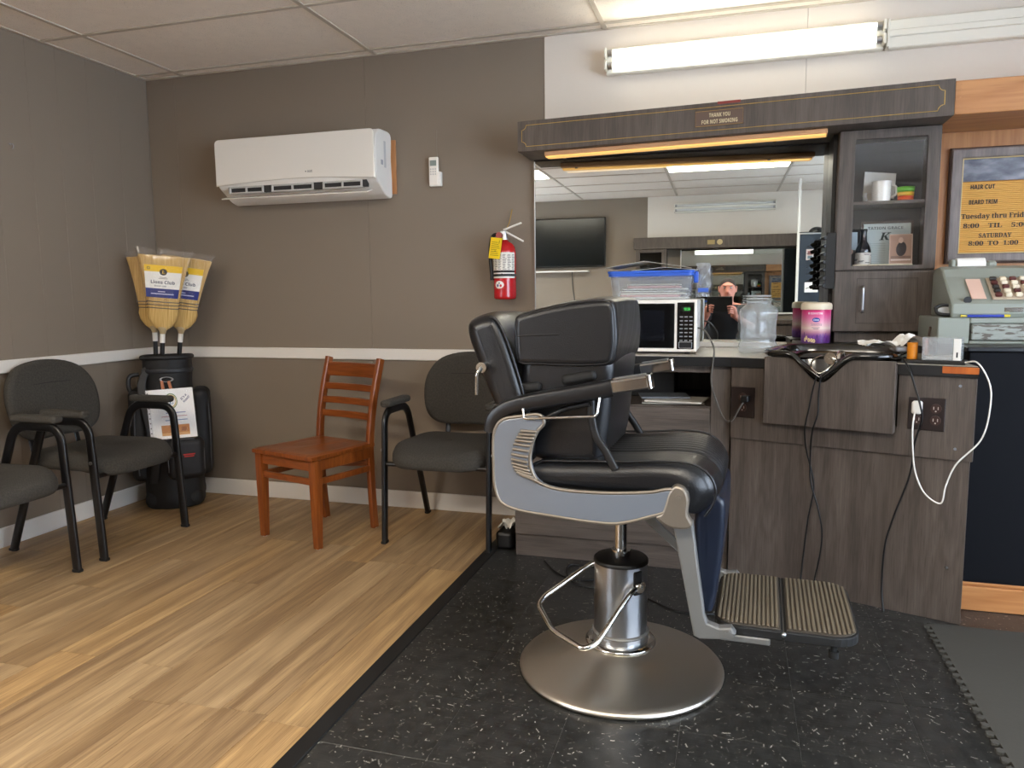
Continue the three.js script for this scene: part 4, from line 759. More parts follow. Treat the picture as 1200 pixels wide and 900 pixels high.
    const ribs = []; for (let k = 0; k < 14; k++) { const x = a + 0.014 + k * (b - a - 0.028) / 13, e = first ? clamp(a + r - x, 0, r) : clamp(x - b + r, 0, r), cut = r - Math.sqrt(r * r - e * e); ribs.push(span(x - 0.0034, x + 0.0034, FY + 0.003, FY + 0.0065, z0 + 0.016 + cut, z1 - 0.016 - cut, 0.0018)); }
    tag(obj('tread_ribs', ribs, std('#665c4b', 0.7), pl), null, null, null, 'stuff');
  }
  obj('plate_hinge', [rod([[0.453, FY - 0.008, -0.208], [0.453, FY - 0.008, 0.204]], 0.0045), ball(0.007, 0.453, FY - 0.006, 0.204, 12)], M.steelColumn, t);
  for (const s of [1, -1]) obj('foot_rail', span(0.29, 0.42, FY - 0.045, FY - 0.0265, s * 0.19 - 0.01, s * 0.19 + 0.01, 0.003), M.castGrey, t);
  obj('foot_bumper', [cyl(0.008, 0.008, 0.03, 0.58, FY - 0.041, 0.16), cyl(0.013, 0.013, 0.018, 0.58, FY - 0.062, 0.16)], M.rubber, t);
}

// ------------------------------------------------------------------ air conditioner, remote, extinguisher
{
  const t = thing('air_conditioner', 'white split air conditioner high on the taupe wall', 'air conditioner', [0, 0, 0]);
  const x0 = -2.735, x1 = -1.775;
  obj('mounting_board', span(x0 + 0.02, x1 + 0.024, 1.725, 2.005, Z0 + 0.0005, Z0 + 0.012, 0.001), M.orange, t);
  // body profile in (z, y): tall front, rounded top, underside rising to the wall
  const zb = Z0 + 0.012, prof = spline2([[zb, 1.705], [zb, 1.9], [zb, 2.03], [-3.69, 2.042], [-3.615, 2.03], [-3.588, 1.985], [-3.584, 1.9], [-3.586, 1.8], [-3.6, 1.776], [-3.64, 1.75], [-3.70, 1.712]], 70);
  obj('body', boxUV(extr(prof.map(([z, y]) => [-z, y]), x1 - x0, 0.008).rotateY(Math.PI / 2).translate((x0 + x1) / 2, 0, 0)), M.white, t);
  // glossy front cover, bowed a little along its lower edge
  const cov = []; for (let i = 0; i <= 24; i++) { const u = i / 24; cov.push([x0 + 0.002 + (x1 - x0 - 0.004) * u, 1.783 + 0.02 * Math.sin(u * Math.PI)]); }
  const top = roundRect(x0 + 0.002, x1 - 0.002, 1.79, 2.03, 0.025).slice(0, 12);
  const cv = obj('front_cover', extr([...cov, ...top], 0.016, 0.006).translate(0, 0, -3.577), M.whiteGloss, t);
  obj('badge', [text('AUX', fontSans, 0.012, 0.001, 0.03).translate(-2.15, 1.835, -3.5695), span(-2.178, -2.171, 1.832, 1.838, -3.5695, -3.5685, 0.0003)], std('#6a6864', 0.4), cv);
  obj('air_outlet', [span(x0 + 0.06, x1 - 0.06, 1.745, 1.785, -3.62, -3.596, 0.002)], std('#2e2e2e', 0.7), t);
  for (const [a, b] of [[-2.665, -2.45], [-2.4, -2.145], [-2.09, -1.86]]) {
    obj('vane', [span(a, b, 1.742, 1.75, -3.622, -3.586, 0.002), span(a, a + 0.01, 1.742, 1.778, -3.618, -3.587, 0.002), span(b - 0.01, b, 1.742, 1.778, -3.618, -3.587, 0.002), span((a + b) / 2 - 0.005, (a + b) / 2 + 0.005, 1.742, 1.778, -3.618, -3.587, 0.002), span(a, b, 1.772, 1.779, -3.618, -3.589, 0.002)], std('#bfbdb8', 0.4), t);
  }
  obj('flap', place(cbox(0.88, 0.006, 0.06, 0, 0, 0, 0.002), -2.255, 1.721, -3.588, 0, 0.28), M.whiteGloss, t);
  const lb = obj('rating_label', [span(x1 + 0.0005, x1 + 0.0015, 1.85, 1.985, -3.70, -3.678, 0.0003)], printed(64, 256, (c, w, h) => { c.fillStyle = '#c9c8c6'; c.fillRect(0, 0, w, h); c.fillStyle = '#77746f'; for (let y = 8; y < h - 8; y += 9) c.fillRect(6, y, 20 + (y * 7) % 32, 4); }), t);
  obj('energy_sticker', span(x1 + 0.0005, x1 + 0.0015, 1.86, 1.885, -3.665, -3.64, 0.0003), std('#a9a9ad', 0.6), t);
}
{
  const t = thing('remote_control', 'small white remote control in a wall holder beside the air conditioner', 'remote', [-1.524, 1.825, Z0 + 0.0005]);
  obj('holder', [rbox(0.066, 0.075, 0.03, 0.003, -0.037, 0.0155, 0.006)], M.white, t);
  obj('body', [rbox(0.052, 0.148, 0.02, -0.004, 0.002, 0.022, 0.007)], M.whiteGloss, t);
  obj('screen', span(-0.022, 0.014, 0.03, 0.058, 0.0318, 0.0328, 0.0003), std('#7d8a82', 0.3), t);
  obj('buttons', [0, 1, 2].flatMap((j) => [0, 1, 2].map((i) => cyl(0.004, 0.004, 0.003, -0.017 + i * 0.013, 0.013 - j * 0.013, 0.0325, 'z', 10))), std('#b9b7b2', 0.5), t);
  obj('logo', text('ac', fontSans, 0.008, 0.0005, 0.016).translate(-0.004, -0.052, 0.0312), std('#555555', 0.5), t);
  const c = obj('wire', [wire([[-1.515, 2.04, Z0 + 0.003], [-1.518, 1.97, Z0 + 0.003], [-1.514, 1.9, Z0 + 0.004]], 0.0012, 20, 6)], std('#8b8177', 0.6)); tag(c, 'thin painted wire running down the wall above the remote control', 'wire');
}
{
  const x = -1.126, z = Z0 + 0.082, t = thing('fire_extinguisher', 'red fire extinguisher with yellow tag hung on the taupe wall', 'extinguisher', [x, 1.157, z]);
  obj('cylinder', lathe([[0, 0], [0.048, 0.0], [0.056, 0.006], [0.0575, 0.014], [0.0575, 0.235], [0.053, 0.262], [0.04, 0.282], [0.022, 0.292], [0.018, 0.3], [0, 0.3]], 40), M.red, t);
  const lab = printed(512, 256, (c, w, h) => {
    c.fillStyle = '#ece8e0'; c.fillRect(0, 0, w, h); c.fillStyle = '#55504c';
    for (let y = 20; y < 165; y += 13) for (let q = 20; q < w - 30; q += 84) c.fillRect(q + (y % 3) * 3, y, 40 + ((y * q) % 30), 5);
    c.fillStyle = '#15120f'; c.fillRect(0, 178, w, 22); c.fillRect(250, 210, 20, 22); c.fillRect(320, 214, 60, 10); c.fillRect(80, 214, 120, 10);
  });
  obj('label', new THREE.CylinderGeometry(0.0582, 0.0582, 0.128, 40, 1, true, -1.3, 2.6).translate(0, 0.171, 0), lab, t);
  const oval2 = printed(128, 96, (c, w, h) => { c.fillStyle = '#c0141c'; c.fillRect(0, 0, w, h); c.fillStyle = '#f0ece8'; c.beginPath(); c.ellipse(w / 2, h / 2, 60, 44, 0, 0, 7); c.fill(); c.fillStyle = '#2c3e80'; c.beginPath(); c.ellipse(44, 56, 12, 16, 0, 0, 7); c.fill(); c.fillStyle = '#c8202a'; c.beginPath(); c.ellipse(84, 58, 14, 16, 0, 0, 7); c.fill(); c.fillStyle = '#555'; c.beginPath(); c.ellipse(64, 30, 8, 10, 0, 0, 7); c.fill(); });
  obj('emblem', new THREE.CylinderGeometry(0.0581, 0.0581, 0.042, 12, 1, true, -0.72, 0.95).translate(0, 0.074, 0), oval2, t);
  obj('valve', [cyl(0.016, 0.018, 0.03, 0, 0.312, 0), rbox(0.03, 0.026, 0.026, -0.005, 0.333, 0, 0.005)], M.steelColumn, t);
  obj('upper_lever', [place(rbox(0.10, 0.008, 0.02, 0, 0, 0, 0.003), 0.042, 0.366, 0, 0, 0, 0.33)], M.white, t);
  obj('lower_lever', [place(rbox(0.11, 0.008, 0.02, 0, 0, 0, 0.003), 0.05, 0.317, 0, 0, 0, -0.5)], M.white, t);
  obj('gauge', [cyl(0.016, 0.016, 0.012, -0.022, 0.322, 0.022, 'z', 20)], std('#9c3b34', 0.4), t);
  obj('hose', [wire([[-0.02, 0.325, 0], [-0.055, 0.325, 0.005], [-0.072, 0.28, 0.01], [-0.072, 0.19, 0.012], [-0.065, 0.125, 0.015]], 0.009, 30), cyl(0.009, 0.011, 0.04, -0.064, 0.118, 0.015)], M.black, t);
  obj('strap', [new THREE.CylinderGeometry(0.059, 0.059, 0.012, 40, 1, true).translate(0, 0.122, 0), span(-0.02, 0.02, 0.06, 0.2, -0.081, -0.058, 0.002)], M.black, t);
  const tg = printed(128, 192, (c, w, h) => { c.fillStyle = '#f2cf12'; c.fillRect(0, 0, w, h); c.fillStyle = '#6e5f14'; for (let y = 40; y < h - 20; y += 17) c.fillRect(14, y, 60 + (y * 5) % 38, 4); c.fillRect(60, 118, 10, 10); c.fillRect(96, 22, 6, 30); }, 0.7);
  obj('inspection_tag', place(sheet(0.062, 0.105, 0.0008), -0.03, 0.256, 0.062, -0.1, -0.06, -0.13), tg, t);
  obj('hanging_wire', [wire([[0.0, 0.345, -0.01], [0.01, 0.39, -0.05], [0.018, 0.46, -0.079]], 0.0022, 20, 6)], M.gold, t);
}
{
  const c = thing('wall_hook', 'tiny metal hook on the left wall', 'hook', [X0 + 0.0005, 1.917, -2.863]);
  obj('hook', [cyl(0.004, 0.004, 0.006, 0.003, 0, 0, 'x', 10), rod([[0.004, 0.002, 0], [0.02, 0, 0], [0.024, -0.014, 0], [0.016, -0.022, 0]], 0.0018, 0.008)], M.steelColumn, c);
}
// ------------------------------------------------------------------ golf bag and brooms in the corner
{
  const bx = -3.085, bz = -3.535, t = thing('golf_bag', 'black golf bag in the room corner with a flyer clipped to it', 'golf bag', [bx, 0, bz], 0.6);
  const bagM = std('#0e0e10', 0.6, { bumpMap: leatherBump, bumpScale: 0.002 }), bagM2 = std('#17171a', 0.55, { bumpMap: leatherBump, bumpScale: 0.002 });
  const out = spline2([[0.15, 0], [0.13, 0.12], [0, 0.17], [-0.13, 0.12], [-0.15, 0], [-0.13, -0.12], [0, -0.16], [0.13, -0.12]], 48), N = 48;
  const lv = [[0.9, 0.002], [1, 0.015], [1.02, 0.08], [1.0, 0.25], [0.97, 0.5], [0.98, 0.7], [1.04, 0.78], [1.04, 0.845], [1.0, 0.86], [0.93, 0.858], [0.9, 0.8], [0.88, 0.6], [0.01, 0.59]];
  const pos = [], idx = [];
  for (const [k0, y] of lv) for (const [x, z] of out) { const k = k0 * (1 - 0.2 * sstep(0.4, 0.75, y)); pos.push(x * k - 0.01 * y, y + (y > 0.7 ? 0.03 * z : 0), z * k + 0.006 * n2(x * 14, y * 9)); }
  for (let r = 0; r < lv.length - 1; r++) for (let i = 0; i < N; i++) { const a = r * N + i, b = r * N + (i + 1) % N; idx.push(a, a + N, b, b, a + N, b + N); }
  const g = new THREE.BufferGeometry(); g.setAttribute('position', new THREE.Float32BufferAttribute(pos, 3)); g.setIndex(idx); g.computeVertexNormals();
  obj('body', boxUV(g), bagM, t);
  const pocket = (name, w, h, d, x, y, z, ry, m) => { const p = obj(name, place(rbox(w, h, d, 0, 0, 0, Math.min(w, h, d) * 0.42, 6), x, y, z, ry), m, t); return p; };
  const pk = pocket('front_pocket', 0.2, 0.24, 0.1, 0.075, 0.29, 0.15, 0.25, bagM2);
  obj('zip', wire([[-0.01, 0.22, 0.205], [-0.005, 0.36, 0.203], [0.03, 0.395, 0.2], [0.13, 0.395, 0.173], [0.165, 0.36, 0.16], [0.17, 0.22, 0.16]], 0.003, 40, 6), std('#6a6a6e', 0.4), pk);
  obj('red_patch', place(sheet(0.075, 0.03), 0.098, 0.31, 0.1975, 0.25), printed(96, 40, (c, w, h) => { c.fillStyle = '#15110f'; c.fillRect(0, 0, w, h); c.fillStyle = '#b8281f'; c.fillRect(8, 6, 80, 10); c.fillRect(14, 22, 66, 9); }), pk);
  pocket('side_pocket', 0.1, 0.5, 0.2, 0.155, 0.42, 0.0, 0, bagM);
  pocket('side_pocket', 0.09, 0.52, 0.2, -0.165, 0.42, 0.02, 0, bagM);
  pocket('base_pad', 0.3, 0.1, 0.3, 0.0, 0.055, 0.0, 0, M.rubber);
  obj('top_collar', sweep(out.map(([x, z]) => V(x * 0.83 - 0.008, 0.85 + 0.03 * z, z * 0.83)), circ(0.014, 10), null, true), bagM2, t);
  obj('shoulder_strap', sweep(smooth([[-0.1, 0.8, 0.1], [-0.13, 0.7, 0.135], [-0.1, 0.5, 0.175], [-0.075, 0.3, 0.185], [-0.09, 0.16, 0.165]], 40), oval(0.022, 0.006, 12, 3), [1, 0, 0]), bagM2, t);
  obj('pocket_zip', wire([[-0.168, 0.2, 0.135], [-0.18, 0.4, 0.135], [-0.17, 0.62, 0.125]], 0.003, 30, 6), std('#4a4a4e', 0.4), t);
  obj('side_zip', wire([[0.2, 0.2, 0.075], [0.205, 0.4, 0.08], [0.2, 0.62, 0.07]], 0.003, 30, 6), std('#4a4a4e', 0.4), t);
  obj('top_band', sweep(out.map(([x, z]) => V(x * 0.845 - 0.008, 0.775 + 0.03 * z, z * 0.845)), oval(0.012, 0.004, 10, 3), [0, 1, 0], true), std('#232327', 0.5), t);
  obj('handle', wire([[-0.15, 0.76, 0.06], [-0.195, 0.75, 0.07], [-0.2, 0.68, 0.08], [-0.16, 0.63, 0.08]], 0.012, 24), bagM2, t);
  obj('strap_ring', place(new THREE.TorusGeometry(0.022, 0.004, 8, 24).scale(1.4, 0.6, 1), 0.0, 0.735, 0.155), M.steelColumn, t);
  for (const [x, tilt] of [[-0.015, 0.1], [0.025, 0.22]]) obj('clothes_peg', [place(rbox(0.016, 0.1, 0.014, 0, 0, 0, 0.005, 3), x, 0.682, 0.192, 0, 0, tilt)], std('#c07a58', 0.5), t);
  const fl = printed(400, 360, (c, w, h) => {
    c.fillStyle = '#e9e9ec'; c.fillRect(0, 0, w, h); c.fillStyle = '#fff'; c.fillRect(26, 0, w, h);
    c.fillStyle = '#333'; for (let y = 24; y < h; y += 36) { c.beginPath(); c.arc(12, y, 5, 0, 7); c.fill(); }
    c.save(); c.fillStyle = '#39406e'; c.font = 'bold 26px sans-serif'; c.translate(60, 80); c.rotate(-0.55); c.fillText('It\'s a', 0, 0); c.fillText('Hoot!', 4, 28); c.restore();
    c.save(); c.fillStyle = '#39406e'; c.font = 'bold 26px sans-serif'; c.translate(296, 90); c.rotate(-0.65); c.fillText('It\'s a', 0, 0); c.fillText('Hoot!', 4, 28); c.restore();
    c.strokeStyle = '#6f8a58'; c.lineWidth = 7; c.beginPath(); c.arc(205, 88, 52, 0, 7); c.stroke(); c.strokeStyle = '#c9a63e'; c.lineWidth = 6; c.beginPath(); c.arc(205, 88, 42, 0, 7); c.stroke();
    c.fillStyle = '#5f86b8'; c.font = 'bold 58px serif'; c.fillText('L', 188, 110);
    c.fillStyle = '#8a93c0'; c.fillRect(150, 170, 170, 6); c.fillStyle = '#d2a0a4'; c.fillRect(110, 196, 220, 5); c.fillStyle = '#7c9ac4'; c.fillRect(140, 224, 190, 6);
    c.fillStyle = '#c88a50'; c.fillRect(100, 262, 240, 76); c.fillStyle = '#7a3a26'; c.beginPath(); c.ellipse(220, 285, 22, 26, 0, 0, 7); c.fill(); c.fillStyle = '#e0b078'; c.fillRect(100, 318, 240, 20); c.fillStyle = '#a0643a'; c.fillRect(270, 280, 44, 30);
  }, 0.35);
  const f = thing('flyer', 'white flyer in a plastic sleeve hanging from the golf bag', 'flyer', [bx + 0.135, 0.55, bz + 0.158], 0.5);
  obj('paper', sheet(0.24, 0.275, 0.001), fl, f); f.rotation.z = 0.05;
  obj('sleeve', sheet(0.25, 0.285, 0.0004).translate(0, 0, 0.0012), M.film, f);
}
{
  const straw = tex(256, 256, (u, v) => { const q = tn1(u, v, 90, 3), r = tn1(u, v, 30, 1); return mix([176, 136, 72], [232, 200, 132], clamp(0.5 + 0.4 * q + 0.25 * r, 0, 1)); }, 0.2, 0.5);
  const strawM = std('#ffffff', 0.8, { map: straw });
  const lab = printed(256, 256, (c, w, h) => {
    c.fillStyle = '#f1efe9'; c.fillRect(0, 0, w, h); c.fillStyle = '#f0c614'; c.fillRect(0, 0, w, 52); c.fillStyle = '#1d2d78'; c.fillRect(0, 184, w, 72);
    c.fillStyle = '#2a2620'; c.beginPath(); c.arc(132, 52, 26, 0, 7); c.fill(); c.fillStyle = '#e5b916'; c.font = 'bold 34px serif'; c.fillText('L', 122, 64); c.strokeStyle = '#2a2620'; c.lineWidth = 4; c.beginPath(); c.arc(30, 26, 9, 0, 7); c.stroke();
    c.fillStyle = '#8a8680'; c.fillRect(108, 92, 50, 4); c.fillRect(100, 102, 66, 4); c.fillStyle = '#1b2240'; c.font = 'bold 36px sans-serif'; c.fillText('Lions Club', 40, 146); c.font = '18px sans-serif'; c.fillText('Broom sale', 68, 170);
    c.fillStyle = '#c9cce4'; c.fillRect(96, 204, 56, 7); c.fillRect(40, 222, 180, 8);
  }, 0.3);
  function makeBroom(label) {
    const t = thing('broom', label, 'broom', [0, 0, 0], 0, 'corn brooms standing in the golf bag');
    obj('handle', [cyl(0.0125, 0.0125, 0.38, 0, 0.79, 0, 'y', 14)], M.black, t);
    obj('white_sleeve', cyl(0.0135, 0.0135, 0.05, 0, 0.962, 0, 'y', 14), M.paper, t);
    obj('ferrule', lathe([[0.012, 0.985], [0.016, 0.99], [0.02, 1.005], [0.03, 1.02], [0.022, 1.03]], 24), std('#b8a27c', 0.5), t);
    // bristle head: shoulders, waist bound with twine, flaring to a flat fan
    const lv = [[0.016, 0.014, 1.004], [0.05, 0.026, 1.03], [0.074, 0.031, 1.065], [0.082, 0.032, 1.1], [0.078, 0.03, 1.125], [0.082, 0.026, 1.16], [0.1, 0.021, 1.26], [0.122, 0.018, 1.36], [0.136, 0.016, 1.41], [0.13, 0.011, 1.413], [0.001, 0.001, 1.413]];
    const N = 44, pos = [], idx = [];
    lv.forEach(([a, b, y], r) => oval(a, b, N, 2.4).forEach(([x, z], i) => pos.push(x, y + (r >= 8 && r < 10 ? 0.006 * n2(i * 1.7, 3) : 0), z + 0.0015 * Math.sin(i * 2.4))));
    for (let r = 0; r < lv.length - 1; r++) for (let i = 0; i < N; i++) { const a = r * N + i, b = r * N + (i + 1) % N; idx.push(a, a + N, b, b, a + N, b + N); }
    const g = new THREE.BufferGeometry(); g.setAttribute('position', new THREE.Float32BufferAttribute(pos, 3)); g.setIndex(idx); g.computeVertexNormals();
    const h = obj('bristles', boxUV(g), strawM, t);
    obj('twine', [1.13, 1.147, 1.164].map((y, i) => sweep(oval(0.081 + i * 0.0022, 0.0312 - i * 0.0012, 36, 2.4).map(([x, z]) => V(x, y, z)), circ(0.0022, 6), null, true)), std('#4a4d52', 0.6), h);
    const lg = clean(new THREE.PlaneGeometry(0.2, 0.175, 8, 8)); const lp = lg.attributes.position;
    for (let i = 0; i < lp.count; i++) { const y = 1.275 + lp.getY(i), k = 0.82 + (y - 1.19) * 1.05; const x = lp.getX(i) * k; lp.setXYZ(i, x, y, 0.0305 - 0.055 * (y - 1.18) - 0.7 * x * x); }
    lg.computeVertexNormals();
    obj('label_print', lg, lab, h);
    // crinkled clear bag
    const fp = [], fi = [], K = 48, fl = [[0.09, 0.036, 1.15], [0.104, 0.03, 1.24], [0.126, 0.026, 1.34], [0.142, 0.022, 1.41], [0.146, 0.012, 1.432], [0.152, 0.004, 1.446]];
    fl.forEach(([a, b, y], r) => oval(a, b, K, 2.4).forEach(([x, z], i) => fp.push(x + 0.003 * n2(i * 0.9, r * 3), y + (r > 3 ? 0.012 * n2(i * 0.6, r) : 0), z + 0.003 * n2(i * 1.3 + 9, r * 2.1))));
    for (let r = 0; r < fl.length - 1; r++) for (let i = 0; i < K; i++) { const a = r * K + i, b = r * K + (i + 1) % K; fi.push(a, a + K, b, b, a + K, b + K); }
    const fg = new THREE.BufferGeometry(); fg.setAttribute('position', new THREE.Float32BufferAttribute(fp, 3)); fg.setIndex(fi); fg.computeVertexNormals();
    obj('clear_bag', clean(fg), M.film, t);
    for (const c of t.children) c.position.y = -0.6;
    return t;
  }
  const b1 = makeBroom('corn broom in clear bag with its label in full view'); b1.position.set(-3.08, 0.6, -3.45); b1.rotation.set(0, 0.45, -0.1, 'ZYX');
  const b2 = dup(b1, [-3.075, 0.6, -3.56], 0.45, 'corn broom whose label is half hidden, beside the full-label broom'); b2.rotation.set(0, 0.45, -0.16, 'ZYX');
  const b3 = dup(b1, [-3.2, 0.6, -3.56], 0.4, 'corn broom mostly hidden behind the other two brooms'); b3.rotation.set(0, 0.4 + Math.PI, -0.02, 'ZYX');
}

// ------------------------------------------------------------------ things on the counter
{
  const x0 = -0.605, x1 = -0.148, y0 = 0.9215, y1 = 1.151, zf = -3.25, t = thing('microwave', 'white microwave with black door on the counter', 'microwave');
  obj('housing', [rbox(x1 - x0, y1 - y0 - 0.008, 0.31, (x0 + x1) / 2, (y0 + y1) / 2 + 0.004, zf - 0.165, 0.008, 3)], M.white, t);
  obj('front_frame', [rbox(x1 - x0, y1 - y0 - 0.008, 0.02, (x0 + x1) / 2, (y0 + y1) / 2 + 0.004, zf - 0.01, 0.006, 3)], M.whiteGloss, t);
  const dr = obj('door', span(x0 + 0.012, -0.241, y0 + 0.024, y1 - 0.016, zf - 0.004, zf + 0.004, 0.003), M.blackGloss, t);
  obj('door_window', span(x0 + 0.06, -0.285, y0 + 0.055, y1 - 0.045, zf + 0.0042, zf + 0.0048, 0.0002), phy('#141519', 0.05), dr);
  const cp = obj('control_panel', span(-0.23, x1 - 0.012, y0 + 0.02, y1 - 0.012, zf - 0.004, zf + 0.003, 0.002), M.blackGloss, t);
  obj('display', span(-0.214, x1 - 0.03, y1 - 0.05, y1 - 0.03, zf + 0.0031, zf + 0.0038, 0.0002), std('#06120a', 0.3), cp);
  obj('clock_digits', text('10:24', fontSans, 0.011, 0.0004, 0.026).translate(-0.190, y1 - 0.04, zf + 0.0038), std('#0c3012', 0.4, { emissive: new THREE.Color(0.1, 0.9, 0.15), emissiveIntensity: 0.5 }), cp);
  for (let j = 0; j < 7; j++) for (let i = 0; i < 3; i++) obj('button', span(-0.219 + i * 0.0195, -0.206 + i * 0.0195, y1 - 0.075 - j * 0.0165, y1 - 0.0705 - j * 0.0165, zf + 0.003, zf + 0.0038, 0.0002), std('#8d8f90', 0.5), cp);
  obj('door_button', [rbox(0.05, 0.022, 0.005, -0.195, y0 + 0.038, zf + 0.003, 0.002, 2)], std('#1d1e20', 0.3), t);
  obj('button_rim', sweep(roundRect(-0.222, -0.168, y0 + 0.025, y0 + 0.051, 0.004).map(([x, y]) => V(x, y, zf + 0.004)), circ(0.0012, 6), null, true), M.steelColumn, t);
  obj('foot', [[x0 + 0.04, zf - 0.03], [x1 - 0.04, zf - 0.03], [x0 + 0.04, zf - 0.29], [x1 - 0.04, zf - 0.29]].map(([x, z]) => cyl(0.012, 0.012, 0.009, x, y0 + 0.0042, z)), M.rubber, t);
  const cd = thing('power_cord', 'grey power cord from the microwave down to the left outlet', 'cord');
  obj('cable', wire([[-0.149, 1.03, -3.30], [-0.125, 1.025, -3.28], [-0.09, 0.985, -3.2], [-0.074, 0.945, -3.14], [-0.077, 0.9, -3.135], [-0.083, 0.82, -3.14], [-0.06, 0.735, -3.15], [-0.022, 0.66, -3.135], [0.0, 0.665, -3.115], [0.03, 0.72, -3.095], [0.05, 0.752, -3.105]], 0.0036, 90), std('#57544f', 0.5), cd);
  obj('plug', [place(rbox(0.03, 0.026, 0.035, 0, 0, 0, 0.006), 0.052, 0.757, -3.1, -SA)], M.black, cd);
}
{ // storage tote
  const t = thing('storage_tote', 'clear plastic tote with a blue lid on top of the microwave', 'box', [-0.35, 1.1515, -3.42]);
  const W = 0.325, D = 0.235, h = 0.112;
  const wall = (a, b) => { const g = []; const c0 = [[-W / 2, -D / 2], [W / 2, -D / 2], [W / 2, D / 2], [-W / 2, D / 2]]; return g; };
  const ring = (w, d, y, r) => roundRect(-w / 2, w / 2, -d / 2, d / 2, r).map(([x, z]) => [x, y, z]);
  const lv = [ring(W, D, 0.001, 0.02), ring(W + 0.026, D + 0.022, h, 0.024)], N = lv[0].length, pos = lv.flat(2), idx = [];
  for (let i = 0; i < N; i++) { const a = i, b = (i + 1) % N; idx.push(a, a + N, b, b, a + N, b + N); }
  const g = new THREE.BufferGeometry(); g.setAttribute('position', new THREE.Float32BufferAttribute(pos, 3)); g.setIndex(idx); g.computeVertexNormals();
  obj('tub', [clean(g), prism(roundRect(-W / 2, W / 2, -D / 2, D / 2, 0.02), 0.0005, 0.002, 0)], M.plastic, t);
  obj('lid', [prism(roundRect(-0.185, 0.185, -0.138, 0.138, 0.026), h + 0.0005, h + 0.012, 0.003), prism(roundRect(-0.182, 0.182, -0.135, 0.135, 0.026), h - 0.012, h + 0.001, 0.002, [roundRect(-0.174, 0.174, -0.128, 0.128, 0.022).reverse()])], std('#2f5ec4', 0.35), t);
  obj('latch', [rbox(0.02, 0.05, 0.05, 0.188, h - 0.016, 0.03, 0.006, 3)], std('#2f5ec4', 0.35), t);
  for (let k = 0; k < 7; k++) { const o = obj('paper_stack', place(cbox(rr(0.2, 0.29), rr(0.004, 0.009), rr(0.16, 0.2), 0, 0, 0, 0.001), -0.35 + rr(-0.012, 0.012), 1.1580 + k * 0.0098, -3.42, rr(-0.08, 0.08)), [M.paper, M.pink, M.paper2, M.paper][k % 4]); tag(o, 'sheaf of papers lying inside the clear tote', 'papers', 'paper sheaves in the tote'); }
  const top = 1.1515 + h + 0.0125;
  const bent = (w, d, lift, m, x, y, z, ry, label) => { const q = clean(new THREE.BoxGeometry(w, 0.0012, d, 12, 1, 4)), p = q.attributes.position; for (let i = 0; i < p.count; i++) p.setY(i, p.getY(i) + lift * (1 - Math.abs(p.getX(i)) / (w / 2))); q.computeVertexNormals(); const o = obj('loose_paper', place(boxUV(q), x, y, z, ry), m); tag(o, label, 'paper'); };
  bent(0.28, 0.2, 0.012, M.paper, -0.3, top + 0.001, -3.41, 0.08, 'white paper lying flat on the blue tote lid');
  bent(0.34, 0.21, 0.026, M.paper2, -0.365, top + 0.0135, -3.38, -0.1, 'folded grey brochure lying tented on the blue tote lid');
  const bag = clean(new THREE.BoxGeometry(0.06, 0.15, 0.012, 6, 10, 1)); { const p = bag.attributes.position; for (let i = 0; i < p.count; i++) p.setXYZ(i, p.getX(i) + 0.006 * n2(p.getY(i) * 30, 1), p.getY(i), p.getZ(i) + 0.008 * n2(p.getX(i) * 40, p.getY(i) * 22)); bag.computeVertexNormals(); }
  const pb = thing('plastic_bag', 'small clear plastic bag with blue print standing behind the tote', 'bag', [-0.135, 1.1515, -3.50]);
  obj('bag', bag.translate(0, 0.085, 0), M.plastic, pb); obj('print', place(sheet(0.045, 0.018), 0, 0.04, 0.016), std('#3f66c0', 0.5), pb);
}
{ // six-sided clear jug
  const t = thing('plastic_jug', 'empty clear plastic jug on the counter before the mirror', 'jug', [0.1, 0.921, -3.36]);
  const lv = [[0.0, 0.002, 0], [0.06, 0.001, 1], [0.076, 0.006, 1], [0.079, 0.018, 1], [0.076, 0.04, 1], [0.066, 0.055, 1], [0.072, 0.066, 1], [0.07, 0.11, 1], [0.073, 0.15, 1], [0.076, 0.17, 0.8], [0.074, 0.186, 0.5], [0.055, 0.2, 0], [0.046, 0.206, 0], [0.046, 0.214, 0]], N = 60, pos = [], idx = [];
  for (const [r, y, hex] of lv) for (let i = 0; i < N; i++) { const a = i / N * 6.28318, k = Math.cos(Math.PI / 6) / Math.cos(((a + Math.PI / 6) % (Math.PI / 3)) - Math.PI / 6), q = r * (1 + hex * 0.6 * (k * 1.06 - 1)); pos.push(q * 1.08 * Math.cos(a), y, q * Math.sin(a)); }
  for (let r = 0; r < lv.length - 1; r++) for (let i = 0; i < N; i++) { const a = r * N + i, b = r * N + (i + 1) % N; idx.push(a, a + N, b, b, a + N, b + N); }
  const g = new THREE.BufferGeometry(); g.setAttribute('position', new THREE.Float32BufferAttribute(pos, 3)); g.setIndex(idx); g.computeVertexNormals();
  obj('body', clean(g), phy('#eef1f2', 0.1, { transmission: 0.8, thickness: 0, ior: 1.45, bumpMap: smear, bumpScale: 0.002 }), t);
  obj('neck_ring', [0.214, 0.226, 0.238].map((y) => lathe([[0.043, y], [0.05, y], [0.051, y + 0.004], [0.05, y + 0.008], [0.043, y + 0.008]], 36)), phy('#eceeee', 0.2, { transmission: 0.75, thickness: 0 }), t);
  obj('embossed_mark', [wire([[-0.028, 0.078, 0.07], [-0.01, 0.086, 0.074], [0.012, 0.08, 0.074], [0.02, 0.07, 0.073], [0.0, 0.066, 0.074], [-0.014, 0.06, 0.073]], 0.0022, 30, 6), wire([[-0.02, 0.056, 0.072], [0.004, 0.06, 0.074], [0.026, 0.062, 0.071]], 0.0022, 20, 6)], M.plastic, t);
}
